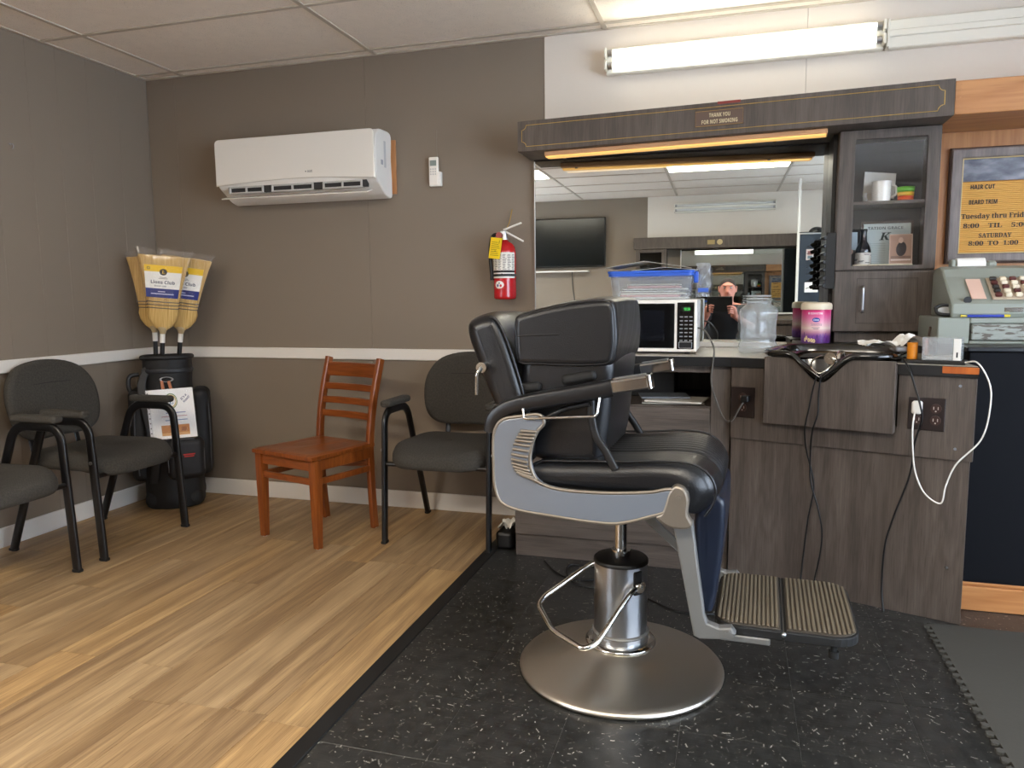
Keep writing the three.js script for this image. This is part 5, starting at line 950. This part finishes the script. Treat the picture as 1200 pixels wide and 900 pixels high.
{ // wipes canister
  const t = thing('wipes_canister', 'pink and purple wipes canister with a cream lid on the ledge', 'canister', [0.345, 0.957, -3.53]);
  const lab = printed(1024, 256, (c, w, h) => {
    const g = c.createLinearGradient(0, 0, 0, h); g.addColorStop(0, '#d6246c'); g.addColorStop(0.3, '#e889ae'); g.addColorStop(0.55, '#f3dccf'); g.addColorStop(0.68, '#c98aa0'); g.addColorStop(0.8, '#7a3f96'); g.addColorStop(1, '#5a2b78'); c.fillStyle = g; c.fillRect(0, 0, w, h);
    for (let s = 0; s < 2; s++) { const o = s * 512 + 128;
      c.fillStyle = '#f4e6ea'; c.font = 'bold 20px sans-serif'; c.fillText('DISINFECTING', o + 60, 34); c.beginPath(); c.arc(o + 44, 26, 9, 0, 7); c.fill();
      c.fillStyle = '#2b4aa0'; c.beginPath(); c.ellipse(o + 128, 76, 42, 17, 0, 0, 7); c.fill(); c.fillStyle = '#fff'; c.font = 'bold 20px sans-serif'; c.fillText('Clorox', o + 97, 83);
      c.fillStyle = '#8a6a80'; c.font = '30px serif'; c.fillText('Scentiva', o + 72, 122); c.fillRect(o + 82, 134, 90, 4); c.fillRect(o + 98, 144, 60, 4);
      for (let k = 0; k < 26; k++) { c.fillStyle = ['#5d2f8c', '#8d57b4', '#3c1f66'][k % 3]; c.fillRect(o - 20 + (k * 53) % 300, 172 + (k * 29) % 70, 8, 26); }
      c.fillStyle = '#f0d9a0'; for (const [x, y] of [[20, 222], [52, 238], [84, 240], [110, 244], [0, 236]]) { for (let q = 0; q < 6; q++) { c.beginPath(); c.arc(o + x + 10 * Math.cos(q), y - 6 + 10 * Math.sin(q), 7, 0, 7); c.fill(); } } }
  }, 0.35);
  obj('tub', new THREE.CylinderGeometry(0.06, 0.06, 0.143, 40, 1, false, -1.67).translate(0, 0.0725, 0), lab, t);
  obj('lid', lathe([[0, 0.176], [0.05, 0.176], [0.06, 0.172], [0.064, 0.164], [0.0645, 0.146], [0.0635, 0.1445], [0, 0.1445]], 40), std('#e6d8bd', 0.4), t);
}
{ // clipper rack at the side of the cabinet
  const t = thing('clipper_rack', 'black rack of clipper guards mounted on the side of the display cabinet', 'rack', [0.385, 1.31, -3.575]);
  obj('back_plate', [span(-0.012, 0.0265, -0.12, 0.12, 0.045, 0.055, 0.003)], M.black, t);
  for (let k = 0; k < 7; k++) { const y = 0.1 - k * 0.034; obj('guard', [place(rbox(0.03, 0.016, 0.05, 0, 0, 0, 0.003, 2), -0.012, y, 0.028, 0.2, 0, 0.3), ...[0, 1, 2, 3].map((i) => place(cbox(0.02, 0.0025, 0.004, 0, 0, 0, 0.0006), -0.034, y - 0.006, 0.008 + i * 0.012, 0, 0, 0.35))], M.black, t); }
}
{ // open magazine shelf below the microwave
  const y = 0.7085;
  for (const [w, d, h, x, dy, z, ry, m, l] of [[0.26, 0.2, 0.006, -0.25, 0.0, -3.32, 0.1, std('#8e8a82', 0.5), 'grey magazine at the bottom of the open shelf'], [0.24, 0.18, 0.007, -0.23, 0.007, -3.3, -0.14, std('#c9c3b6', 0.5), 'pale magazine lying across the stack in the open shelf'], [0.21, 0.15, 0.008, -0.29, 0.0155, -3.35, 0.2, std('#6b6f74', 0.4), 'dark glossy magazine on top of the shelf stack']]) { const o = obj('magazine', place(cbox(w, h, d, 0, h / 2 + 0.0005, 0, 0.001), x, y + dy, z, ry), m); tag(o, l, 'magazine', 'magazines in the open shelf'); }
  const b = obj('black_box', rbox(0.3, 0.115, 0.2, -0.40, 0.7085 + 0.0585, -3.55, 0.008), M.black); tag(b, 'black box pushed to the back of the open shelf', 'box');
}
// outlets in the angled cabinet front
function outlet(xa, xb, ya, yb, label, n) {
  const c = sw((xa + xb) / 2, 0.0005), t = thing('wall_outlet', label, 'outlet', [c[0], (ya + yb) / 2, c[1]], -SA), w = xb - xa, h = yb - ya;
  const m = std('#1e1210', 0.4);
  obj('plate', span(-w / 2, w / 2, -h / 2, h / 2, 0, 0.006, 0.002), m, t);
  for (const x of n === 2 ? [-w / 4, w / 4] : [0]) for (const y of [-0.021, 0.021]) {
    const s = obj('socket', cyl(0.017, 0.017, 0.003, x, y, 0.0072, 'z', 24), std('#38241f', 0.35), t);
    obj('slots', [span(x - 0.008, x - 0.0055, y - 0.003, y + 0.007, 0.0084, 0.0092, 0.0002), span(x + 0.0055, x + 0.008, y - 0.003, y + 0.007, 0.0084, 0.0092, 0.0002), cyl(0.0026, 0.0026, 0.0008, x, y - 0.009, 0.0088, 'z', 8)], std('#b5aca2', 0.4), s);
  }
  return t;
}
outlet(0.002, 0.098, 0.678, 0.8, 'dark outlet plate on the cabinet where the microwave cord plugs in', 1);
outlet(0.645, 0.76, 0.688, 0.803, 'brown double outlet plate holding a white charger', 2);
const L3 = (xl, y, zl) => { const [x, z] = sw(xl, zl); return [x, y, z]; };
{
  const w = thing('charger_cable', 'white charging cable looping from the counter top to the outlet', 'cable');
  obj('cable', wire([L3(0.672, 0.757, 0.045), L3(0.669, 0.72, 0.055), L3(0.669, 0.64, 0.04), L3(0.682, 0.535, 0.03), L3(0.717, 0.463, 0.03), L3(0.763, 0.439, 0.03), L3(0.776, 0.502, 0.03), L3(0.802, 0.58, 0.03), L3(0.872, 0.677, 0.03), L3(0.891, 0.78, 0.03), L3(0.886, 0.865, 0.03), L3(0.846, 0.935, 0.025), L3(0.809, 0.931, -0.01)], 0.0028, 110), M.white, w);
  obj('charger', [place(rbox(0.032, 0.045, 0.034, 0, 0, 0, 0.008, 4), ...L3(0.675, 0.77, 0.027), -SA)], M.white, w);
  const b = thing('appliance_cord', 'black cord from the counter top past the white charger to the floor', 'cord');
  obj('cable', wire([L3(0.605, 0.9255, -0.12), L3(0.607, 0.9265, -0.03), L3(0.62, 0.935, 0.0), L3(0.645, 0.9, 0.022), L3(0.663, 0.851, 0.03), L3(0.69, 0.775, 0.055), L3(0.695, 0.74, 0.05), L3(0.672, 0.639, 0.02), L3(0.662, 0.53, 0.006), L3(0.612, 0.35, 0.002), L3(0.591, 0.25, 0.002), L3(0.587, 0.086, 0.002), L3(0.6, 0.0045, 0.03)], 0.0033, 110), M.black, b);
  for (const [pts, l] of [
    [[L3(0.345, 0.866, 0.068), L3(0.328, 0.8, 0.056), L3(0.317, 0.732, 0.053), L3(0.306, 0.67, 0.052), L3(0.302, 0.62, 0.03), L3(0.304, 0.566, 0.006), L3(0.333, 0.436, 0.0), L3(0.316, 0.299, 0.0), L3(0.305, 0.16, 0.002), L3(0.3, 0.0045, 0.03)], 'thin black cord hanging straighter below the sink dip'],
    [[L3(0.36, 0.866, 0.069), L3(0.352, 0.8, 0.056), L3(0.35, 0.72, 0.053), L3(0.336, 0.67, 0.052), L3(0.325, 0.62, 0.03), L3(0.318, 0.53, 0.006), L3(0.322, 0.45, 0.003), L3(0.355, 0.339, 0.002), L3(0.371, 0.241, 0.002), L3(0.352, 0.08, 0.004), L3(0.34, 0.0045, 0.03), L3(0.26, 0.0045, 0.05), L3(0.2, 0.0045, 0.03)], 'thin black cord hanging in a wave and curling on the floor']]) tag(obj('hanging_cord', wire(pts, 0.003, 100), M.black), l, 'cord');
  const fl = obj('floor_cord', wire([[-0.78, 0.0045, -3.12], [-0.7, 0.0045, -3.0], [-0.62, 0.0045, -2.94], [-0.5, 0.0045, -2.98], [-0.52, 0.0045, -3.08], [-0.66, 0.0045, -3.1], [-0.6, 0.0045, -2.9], [-0.35, 0.0045, -2.85], [-0.15, 0.0045, -2.72], [0.1, 0.0045, -2.8]], 0.004, 120), M.black); tag(fl, 'black cord looping over the vinyl floor behind the pump base', 'cord');
}
{ // odds and ends at the right end of the counter
  const top = 0.921, [tx, tz] = sw(0.71, -0.06);
  const tray = obj('black_tray', place(rbox(0.2, 0.012, 0.1, 0, 0.0062, 0, 0.004, 2), tx, top, tz, -SA), M.black); tag(tray, 'flat black tray under the clear plastic box', 'tray');
  const cb = thing('clear_box', 'clear plastic box with a white label edge on the black tray', 'box', [sw(0.735, -0.06)[0], top + 0.0125, sw(0.735, -0.06)[1]], -SA);
  obj('shell', [span(-0.06, 0.06, 0.0005, 0.078, 0.036, 0.038, 0.0005), span(-0.06, 0.06, 0.0005, 0.078, -0.038, -0.036, 0.0005), span(-0.06, -0.058, 0.0005, 0.078, -0.036, 0.036, 0.0005), span(0.058, 0.06, 0.0005, 0.078, -0.036, 0.036, 0.0005), span(-0.06, 0.06, 0.0785, 0.0805, -0.038, 0.038, 0.0005)], M.plastic, cb);
  obj('label_strip', [span(0.036, 0.0585, 0.002, 0.077, 0.0385, 0.0392, 0.0002)], M.paper, cb);
  obj('label_print', span(0.045, 0.05, 0.012, 0.03, 0.0393, 0.0397, 0.0001), M.black, cb);
  obj('contents', [rbox(0.1, 0.014, 0.06, 0, 0.0085, 0, 0.004, 2)], M.paper2, cb);
  obj('red_card', span(-0.055, -0.045, 0.016, 0.074, -0.02, 0.02, 0.0005), M.pink, cb); obj('dark_clip', span(-0.03, -0.018, 0.016, 0.066, -0.015, 0.015, 0.002), std('#4a4a50', 0.5), cb);
  const ob = obj('orange_bottle', [cyl(0.017, 0.017, 0.046, sw(0.64, -0.055)[0], top + 0.0362, sw(0.64, -0.055)[1]), cyl(0.0175, 0.0175, 0.012, sw(0.64, -0.055)[0], top + 0.0655, sw(0.64, -0.055)[1])], std('#e08a1c', 0.35)); tag(ob, 'small orange bottle between the tissues and the clear box', 'bottle');
  const ts = clean(new THREE.PlaneGeometry(0.22, 0.15, 22, 16).rotateX(-Math.PI / 2)), p = ts.attributes.position;
  for (let i = 0; i < p.count; i++) { const x = p.getX(i), z = p.getZ(i); p.setY(i, 0.03 + 0.016 * n2(x * 9, z * 10) + 0.005 * n2b(x * 22, z * 20) + 0.55 * Math.max(0, 0.05 - Math.abs(x - 0.045))); }
  ts.computeVertexNormals();
  const tw = thing('crumpled_towel', 'crumpled white paper towel on the counter beside the sink', 'towel', [...L3(0.57, 0.955, -0.12)], 0.1);
  obj('sheet', ts, M.paper, tw);
  const cl = obj('hair_clip', [place(rbox(0.05, 0.02, 0.03, 0, 0.011, 0, 0.008, 3), ...L3(0.60, 0.957, -0.05), 0.4), place(cbox(0.05, 0.004, 0.02, 0, 0, 0, 0.001), ...L3(0.59, 0.972, -0.055), 0.6, 0.3, 0.3)], std('#6d6a68', 0.4)); tag(cl, 'grey metal clip lying on the right corner of the sink rim', 'clip');
}
{ // inside the display cabinet
  const by = 1.2695, sy = 1.5595, zi = -3.64;
  const mug = thing('mug', 'plain white mug on the upper shelf of the display cabinet', 'mug', [0.598, sy, -3.63]);
  obj('cup', lathe([[0, 0.001], [0.034, 0.001], [0.037, 0.004], [0.038, 0.088], [0.036, 0.089], [0.034, 0.086], [0.033, 0.008], [0, 0.006]], 36), M.whiteGloss, mug);
  obj('handle', rod([[0.035, 0.072, 0], [0.058, 0.068, 0], [0.06, 0.03, 0], [0.035, 0.02, 0]], 0.005, 0.02), M.whiteGloss, mug);
  const card = thing('paper_card', 'white card propped behind the mug', 'card', [0.6, sy, -3.685]);
  obj('card', place(cbox(0.13, 0.115, 0.002, 0, 0.0575, 0, 0.0005), 0.0, 0.03, -0.025, 0.1, -0.22, -0.1), M.paper, card);
  obj('stand', [place(cbox(0.06, 0.05, 0.02, 0, 0.025, 0, 0.003), -0.03, 0.0005, -0.03)], M.paper2, card);
  const cups = thing('coloured_cup', 'small cup in bands of green, yellow and orange beside the mug', 'cup', [0.69, sy, -3.61]);
  [['#e8561c', 0.001, 0.02, 0.03, 0.0315], ['#f0b824', 0.02, 0.036, 0.0315, 0.033], ['#5fae1e', 0.036, 0.058, 0.033, 0.0345]].forEach(([c, a, b, r0, r1]) => obj('band', lathe([[0, a], [r0, a], [r1, b], [0, b]], 30), std(c, 0.5), cups));
  const orn = obj('glass_ornament', [ball(0.012, 0.537, sy + 0.0125, -3.64), cyl(0.005, 0.007, 0.02, 0.537, sy + 0.034, -3.64)], M.plastic); tag(orn, 'tiny glass ornament left of the mug in the cabinet', 'ornament');
  const cert = printed(320, 400, (c, w, h) => { c.fillStyle = '#c9d3d0'; c.fillRect(0, 0, w, h); c.fillStyle = '#3a4644'; c.font = 'bold 34px sans-serif'; c.fillText('TATION GRACE', 28, 52); c.font = 'italic bold 96px serif'; c.fillText('K', 104, 150); c.fillStyle = '#8fa09c'; for (let y = 180; y < 370; y += 16) c.fillRect(30, y, 120, 3); }, 0.5);
  const fr = thing('framed_certificate', 'pale certificate in a dark wooden frame at the back of the cabinet', 'frame', [0.642, by, -3.695], 0);
  obj('frame', place(boxUV(extr([[-0.105, 0], [0.105, 0], [0.105, 0.215], [-0.105, 0.215]], 0.012, 0.002, [[[-0.095, 0.01], [-0.095, 0.205], [0.095, 0.205], [0.095, 0.01]]])), 0, 0.003, 0, 0, -0.1), std('#3a2a22', 0.4), fr);
  obj('print', place(sheet(0.19, 0.195, 0.002), 0, 0.11, -0.011, 0, -0.1), cert, fr);
  const ph = printed(200, 240, (c, w, h) => { c.fillStyle = '#d9bba6'; c.fillRect(0, 0, w, h); c.fillStyle = '#b58f78'; c.fillRect(8, 8, w - 16, h - 16); c.fillStyle = '#3c302c'; c.beginPath(); c.ellipse(104, 120, 44, 58, 0.2, 0, 7); c.fill(); c.fillStyle = '#d8b49c'; c.beginPath(); c.ellipse(100, 50, 20, 24, 0, 0, 7); c.fill(); c.fillStyle = '#8a6a58'; c.fillRect(14, 176, 172, 22); c.fillStyle = '#e6d2c4'; c.fillRect(14, 200, 172, 14); }, 0.4);
  const po = obj('photo_print', place(sheet(0.092, 0.13, 0.0015), 0.69, by + 0.091, -3.655, 0, -0.12), ph); tag(po, 'sepia photograph leaning against the framed certificate', 'photo');
  const bt = thing('dark_bottle', 'dark glass bottle with a pale label in the cabinet', 'bottle', [0.535, by, -3.62]);
  obj('glass', lathe([[0, 0.001], [0.03, 0.001], [0.032, 0.004], [0.032, 0.085], [0.028, 0.1], [0.014, 0.125], [0.0125, 0.165], [0.014, 0.168], [0.014, 0.178], [0, 0.178]], 30), M.blackGloss, bt);
  obj('label', new THREE.CylinderGeometry(0.0325, 0.0325, 0.052, 30, 1, true).translate(0, 0.05, 0), printed(128, 64, (c, w, h) => { c.fillStyle = '#ccc7be'; c.fillRect(0, 0, w, h); c.fillStyle = '#555'; for (let k = 0; k < 14; k++) c.fillRect((k * 37) % w, 8 + (k * 13) % 48, 14, 4); }), bt);
  const sc2 = obj('small_photo', place(sheet(0.06, 0.17, 0.0015), 0.492, by + 0.087, -3.69, 0.2, -0.06), printed(96, 256, (c, w, h) => { c.fillStyle = '#aab6bb'; c.fillRect(0, 0, w, h); c.fillStyle = '#4a4038'; c.fillRect(10, 120, w - 20, 130); c.fillStyle = '#c9a890'; c.beginPath(); c.arc(48, 130, 20, 0, 7); c.fill(); })); tag(sc2, 'narrow photograph standing behind the dark bottle', 'photo');
  const tr = thing('cream_box', 'long cream flat box lying in front inside the cabinet', 'box', [0.605, by, -3.578]);
  obj('box', [span(-0.115, 0.115, 0.0008, 0.024, -0.02, 0.02, 0.002)], std('#d9ccb0', 0.6), tr); obj('print', [span(-0.06, -0.055, 0.004, 0.02, 0.0203, 0.0208, 0.0001), span(-0.02, -0.016, 0.004, 0.02, 0.0203, 0.0208, 0.0001), span(0.02, 0.045, 0.008, 0.014, 0.0203, 0.0208, 0.0001)], std('#6a5a48', 0.6), tr);
}
{ // by the counter's left foot
  const t = thing('black_bag', 'small black bag with a white rag stuffed on top beside the drawer unit', 'bag', [-1.0, 0, -3.3]);
  obj('body', [rbox(0.085, 0.085, 0.16, 0, 0.044, 0, 0.02, 4)], M.black, t);
  const rg = clean(new THREE.PlaneGeometry(0.08, 0.1, 12, 12).rotateX(-Math.PI / 2)), p = rg.attributes.position;
  for (let i = 0; i < p.count; i++) p.setY(i, 0.1 + 0.025 * n2(p.getX(i) * 26, p.getZ(i) * 26) + 0.3 * (p.getX(i) + 0.02));
  rg.computeVertexNormals(); obj('white_rag', rg, M.paper, t);
}
{ // jigsaw-edged rubber mat
  const q = [], zA = -1.0, zB = -2.845; q.push([2.2, zA]); q.push([2.2, zB]); q.push([0.68, zB]);
  let z = zB, k = 0; while (z < zA - 0.06) { const x = 0.685; q.push([x, z + 0.012], [x - 0.008, z + 0.012 - 0.004], [x - 0.019, z + 0.011], [x - 0.02, z + 0.029], [x - 0.008, z + 0.032], [x, z + 0.028]); z += 0.04; }
  q.push([0.685, zA]);
  const m = obj('rubber_mat', prism(q, 0.0006, 0.01, 0.0015), M.mat); tag(m, 'grey rubber floor mat with a jigsaw edge in front of the desk', 'mat');
}

// ------------------------------------------------------------------ the far side of the room, seen in the mirror
{
  const tv = thing('television', 'large black flat television on the far wall, seen in the mirror', 'television', [-2.12, 1.565, Z1 - 0.075]);
  obj('cabinet', rbox(1.16, 0.645, 0.05, 0, 0.3225, 0.02, 0.012, 3), M.black, tv);
  obj('screen', span(-0.568, 0.568, 0.018, 0.633, -0.0075, -0.004, 0.001), phy('#0d1213', 0.2), tv);
  obj('wall_bracket', span(-0.2, 0.2, 0.15, 0.5, 0.045, 0.0745, 0.003), M.black, tv);
  const sb = obj('white_shelf', span(-2.7, -1.76, 1.5, 1.515, Z1 - 0.16, Z1 - 0.001, 0.002), M.trim); tag(sb, 'narrow white shelf under the television in the mirror image', 'shelf');
  const wr = obj('tv_cable', [wire([[-2.0, 1.5, Z1 - 0.012], [-1.99, 1.3, Z1 - 0.01], [-1.96, 1.1, Z1 - 0.012], [-1.93, 0.9, Z1 - 0.01]], 0.005, 30)], M.black); tag(wr, 'black cable running down the far wall below the television', 'cable');
  const v = thing('far_valance', 'grey valance over the far mirror, seen in the mirror', 'valance', [0, 0, 0]);
  obj('body', span(-1.15, 0.95, 1.765, 1.91, Z1 - 0.26, Z1 - 0.007, 0.002), M.lam, v);
  const s1 = obj('far_sign', [span(-0.235, -0.145, 1.805, 1.86, Z1 - 0.2645, Z1 - 0.2605, 0.001)], std('#a58f5c', 0.5)); tag(s1, 'small brass-coloured plaque on the far valance', 'sign');
  const s2 = obj('far_sticker', cyl(0.034, 0.034, 0.002, -0.085, 1.833, Z1 - 0.262, 'z', 24), std('#cbb684', 0.5)); tag(s2, 'round pale sticker next to the plaque on the far valance', 'sticker');
  const m = thing('far_mirror', 'mirror on the far wall behind the man', 'mirror', [0, 1.355, Z1 - 0.024]); m.rotation.x = 1.0 * Math.PI / 180;
  obj('glass', span(-0.56, 0.93, -0.405, 0.405, -0.0025, 0.0025, 0.001), M.mirror, m);
  obj('frame', [span(-0.575, -0.56, -0.405, 0.405, -0.008, 0.008, 0.001), span(-0.575, 0.93, -0.425, -0.405, -0.008, 0.008, 0.001)], M.trim, m);
  makeCabinet('far_cabinet', 'grey cabinet with glass door left of the far mirror', [-0.735, 0.868, Z1 - 0.245], Math.PI);
  const fc = obj('far_counter', [span(-1.15, 0.95, 0.0008, 0.82, Z1 - 0.45, Z1 - 0.016, 0.003), span(-1.16, 0.96, 0.82, 0.8675, Z1 - 0.48, Z1 - 0.001, 0.003)], M.lam); tag(fc, 'long wood-grain counter under the far mirror', 'counter');
  const p = thing('partition', 'dark navy partition with a white floor-to-ceiling pole, seen in the mirror', 'partition', [0.76, 0, 1.5]);
  obj('panel', span(0.015, 0.9, 0.0008, 1.835, -0.02, 0.02, 0.003), std('#222c38', 0.5), p);
  obj('cap_rail', span(0.015, 0.9, 1.8355, 1.85, -0.025, 0.025, 0.003), M.trim, p);
  obj('pole', [span(-0.014, 0.014, 0.0008, H - 0.004, -0.02, 0.02, 0.003)], std('#d9d6d0', 0.4), p);
  const c1 = obj('pinned_card', sheet(0.08, 0.12, 0.001).translate(0.885, 1.61, 1.479), printed(64, 96, (c, w, h) => { c.fillStyle = '#b9aca8'; c.fillRect(0, 0, w, h); c.fillStyle = '#7a4a48'; c.fillRect(12, 16, 40, 34); c.fillStyle = '#5a6a72'; c.fillRect(12, 56, 40, 28); })); tag(c1, 'small picture card pinned to the navy partition', 'card');
  const c2 = obj('pinned_note', sheet(0.14, 0.11, 0.001).translate(0.91, 1.25, 1.479), M.paper); tag(c2, 'white note pinned to the navy partition', 'note');
  const ht = thing('baseball_cap', 'black cap lying on top of the navy partition', 'cap', [0.95, 1.8505, 1.5]);
  obj('crown', new THREE.SphereGeometry(0.085, 24, 12, 0, 6.2832, 0, 1.5708).scale(1, 0.75, 0.9), M.black, ht);
  obj('brim', place(cyl(0.075, 0.078, 0.006, 0, 0.0045, 0, 'y', 24).scale(1.2, 1, 0.7), -0.1, 0, 0), M.black, ht);
}
// ------------------------------------------------------------------ the man seen in the mirror, seated, holding up a tablet
{
  const t = thing('person', 'man in a dark shirt seated and holding up a tablet, seen in the mirror', 'person', [0.005, 0, 0]);
  const head = (x, y, z) => {
    let d = Math.hypot((x) / 0.078, (y - 1.235) / 0.1, (z - 0.355) / 0.098) - 1; d *= 0.085;
    d = smin(d, cap(x, y, z, [0, 1.17, 0.3], [0, 1.15, 0.325], 0.05, 0.055), 0.03);        // jaw
    d = smin(d, cap(x, y, z, [0, 1.245, 0.265], [0, 1.205, 0.248], 0.009, 0.015), 0.012);   // nose
    for (const s of [-1, 1]) { d = smin(d, cap(x, y, z, [s * 0.079, 1.25, 0.37], [s * 0.081, 1.21, 0.36], 0.013, 0.01), 0.008); d = smin(d, cap(x, y, z, [s * 0.045, 1.268, 0.275], [s * 0.015, 1.266, 0.266], 0.008, 0.008), 0.012); d = Math.max(d, -(Math.hypot(x - s * 0.032, y - 1.245, z - 0.262) - 0.013)); }
    d = smin(d, cap(x, y, z, [-0.022, 1.172, 0.268], [0.022, 1.172, 0.268], 0.007, 0.007), 0.006);
    return smin(d, cap(x, y, z, [0, 1.19, 0.38], [0, 1.06, 0.42], 0.056, 0.06), 0.03);
  };
  const arms = (x, y, z, k = 0) => { let d = 9; for (const s of [-1, 1]) { const h = s < 0 ? [-0.175, 1.055, 0.06] : [0.045, 1.04, 0.06], e = [s * 0.27, 0.83, 0.27]; d = smin(d, cap(x, y, z, [s * 0.19, 1.02, 0.44], e, 0.055 + k, 0.045 + k), 0.03); if (!k) d = smin(d, cap(x, y, z, e, [h[0] + s * 0.012, h[1] - 0.06, h[2] + 0.04], 0.042, 0.028), 0.02); } return d; };
  const hand = (s) => (x, y, z) => {
    const h = s < 0 ? [-0.175, 1.045, 0.055] : [0.045, 1.035, 0.055]; const q = -s;                 // fingers reach inwards behind the tablet
    let d = cap(x, y, z, [h[0] + s * 0.02, h[1] - 0.045, h[2] + 0.012], [h[0] + s * 0.012, h[1], h[2] + 0.004], 0.026, 0.028);
    d = smin(d, cap(x, y, z, [h[0] + s * 0.012, h[1] - 0.06, h[2] + 0.04], [h[0] + s * 0.02, h[1] - 0.03, h[2] + 0.012], 0.027, 0.026), 0.02);
    for (let k = 0; k < 4; k++) { const yy = h[1] + 0.03 - k * 0.021, a = [h[0] + s * 0.008, yy - 0.006, h[2] - 0.012], b = [h[0] + q * 0.02, yy, h[2] - 0.047], c = [h[0] + q * (0.045 - 0.004 * k), yy - 0.004, h[2] - 0.05]; d = smin(d, Math.min(cap(x, y, z, a, b, 0.0095, 0.0088), cap(x, y, z, b, c, 0.0088, 0.0075)), 0.005); }
    const tb = [h[0] + s * 0.006, h[1] + 0.005, h[2] - 0.002], tm = [h[0] + q * 0.022, h[1] + 0.035, h[2] - 0.006], te = [h[0] + q * 0.04, h[1] + 0.05, h[2] - 0.009];
    return smin(d, Math.min(cap(x, y, z, tb, tm, 0.012, 0.0105), cap(x, y, z, tm, te, 0.0105, 0.0085)), 0.008);
  };
  const torso = (x, y, z, k = 0) => { let d = cap(x * 0.72, y, z, [0, 0.58, 0.63], [0, 0.8, 0.55], 0.125 + k, 0.125 + k); d = smin(d, cap(x * 0.68, y, z, [0, 0.8, 0.55], [0, 0.99, 0.46], 0.125 + k, 0.105 + k), 0.08); return smin(d, cap(x, y, z, [-0.17, 1.02, 0.45], [0.17, 1.02, 0.45], 0.055 + k, 0.055 + k), 0.06); };
  const legs = (x, y, z, k = 0) => { let d = cap(x, y, z, [-0.07, 0.575, 0.62], [0.07, 0.575, 0.62], 0.105 + k, 0.105 + k); for (const s of [-1, 1]) { d = smin(d, cap(x, y, z, [s * 0.09, 0.57, 0.6], [s * 0.13, 0.53, 0.17], 0.082 + k, 0.06 + k), 0.05); d = smin(d, cap(x, y, z, [s * 0.13, 0.53, 0.17], [s * 0.13, 0.1, 0.2], 0.058 + k, 0.042 + k), 0.03); } return d; };
  const body = (x, y, z) => smin(smin(smin(head(x, y, z), torso(x, y, z), 0.03), arms(x, y, z), 0.03), legs(x, y, z), 0.05);
  obj('body', [sdf(body, [0, 0.7, 0.38], 0.72, 110), sdf(head, [0, 1.2, 0.34], 0.17, 96), sdf(hand(-1), [-0.17, 1.03, 0.05], 0.1, 64), sdf(hand(1), [0.04, 1.02, 0.05], 0.1, 64)], M.skin, t);
  obj('shirt', sdf((x, y, z) => Math.max(smin(torso(x, y, z, 0.012), arms(x, y, z, 0.014), 0.03), y - 1.075), [0, 0.8, 0.45], 0.42, 84), M.shirt, t);
  obj('trousers', sdf((x, y, z) => Math.max(legs(x, y, z, 0.012), y - 0.7), [0, 0.4, 0.38], 0.5, 84), M.jeans, t);
  obj('shoes', [-1, 1].map((s) => sdf((x, y, z) => Math.max(cap(x, y, z, [s * 0.135, 0.045, 0.22], [s * 0.145, 0.035, 0.05], 0.048, 0.042), 0.0015 - y), [s * 0.14, 0.06, 0.13], 0.16, 40)), M.black, t);
  obj('hair', sdf((x, y, z) => Math.max(Math.hypot(x / 0.083, (y - 1.24) / 0.104, (z - 0.362) / 0.1) * 0.09 - 0.09, 1.225 - y + 0.75 * Math.max(0, 0.36 - z), 0.268 - z), [0, 1.25, 0.36], 0.14, 60), M.hair, t);
  for (const s of [-1, 1]) { const e = obj('eye', ball(0.0105, s * 0.032, 1.244, 0.2745, 14), std('#e8e2dc', 0.3), t); obj('iris', ball(0.0065, s * 0.032, 1.243, 0.2685, 10), std('#2c2a28', 0.3), e); }
  const pad = thing('tablet', 'black tablet held up by the man seen in the mirror', 'tablet', [-0.068, 1.085, 0.027]);
  obj('shell', rbox(0.235, 0.15, 0.009, 0, 0, 0, 0.004, 3), M.black, pad);
  obj('lens', [cyl(0.007, 0.007, 0.002, 0.1, 0.06, -0.0052, 'z', 16)], M.blackGloss, pad);
}

// ------------------------------------------------------------------ hand over
scene.traverse((o) => { if (o.isMesh) { o.castShadow = true; o.receiveShadow = true; } });
scene.add(camera);
renderer.render(scene, camera);
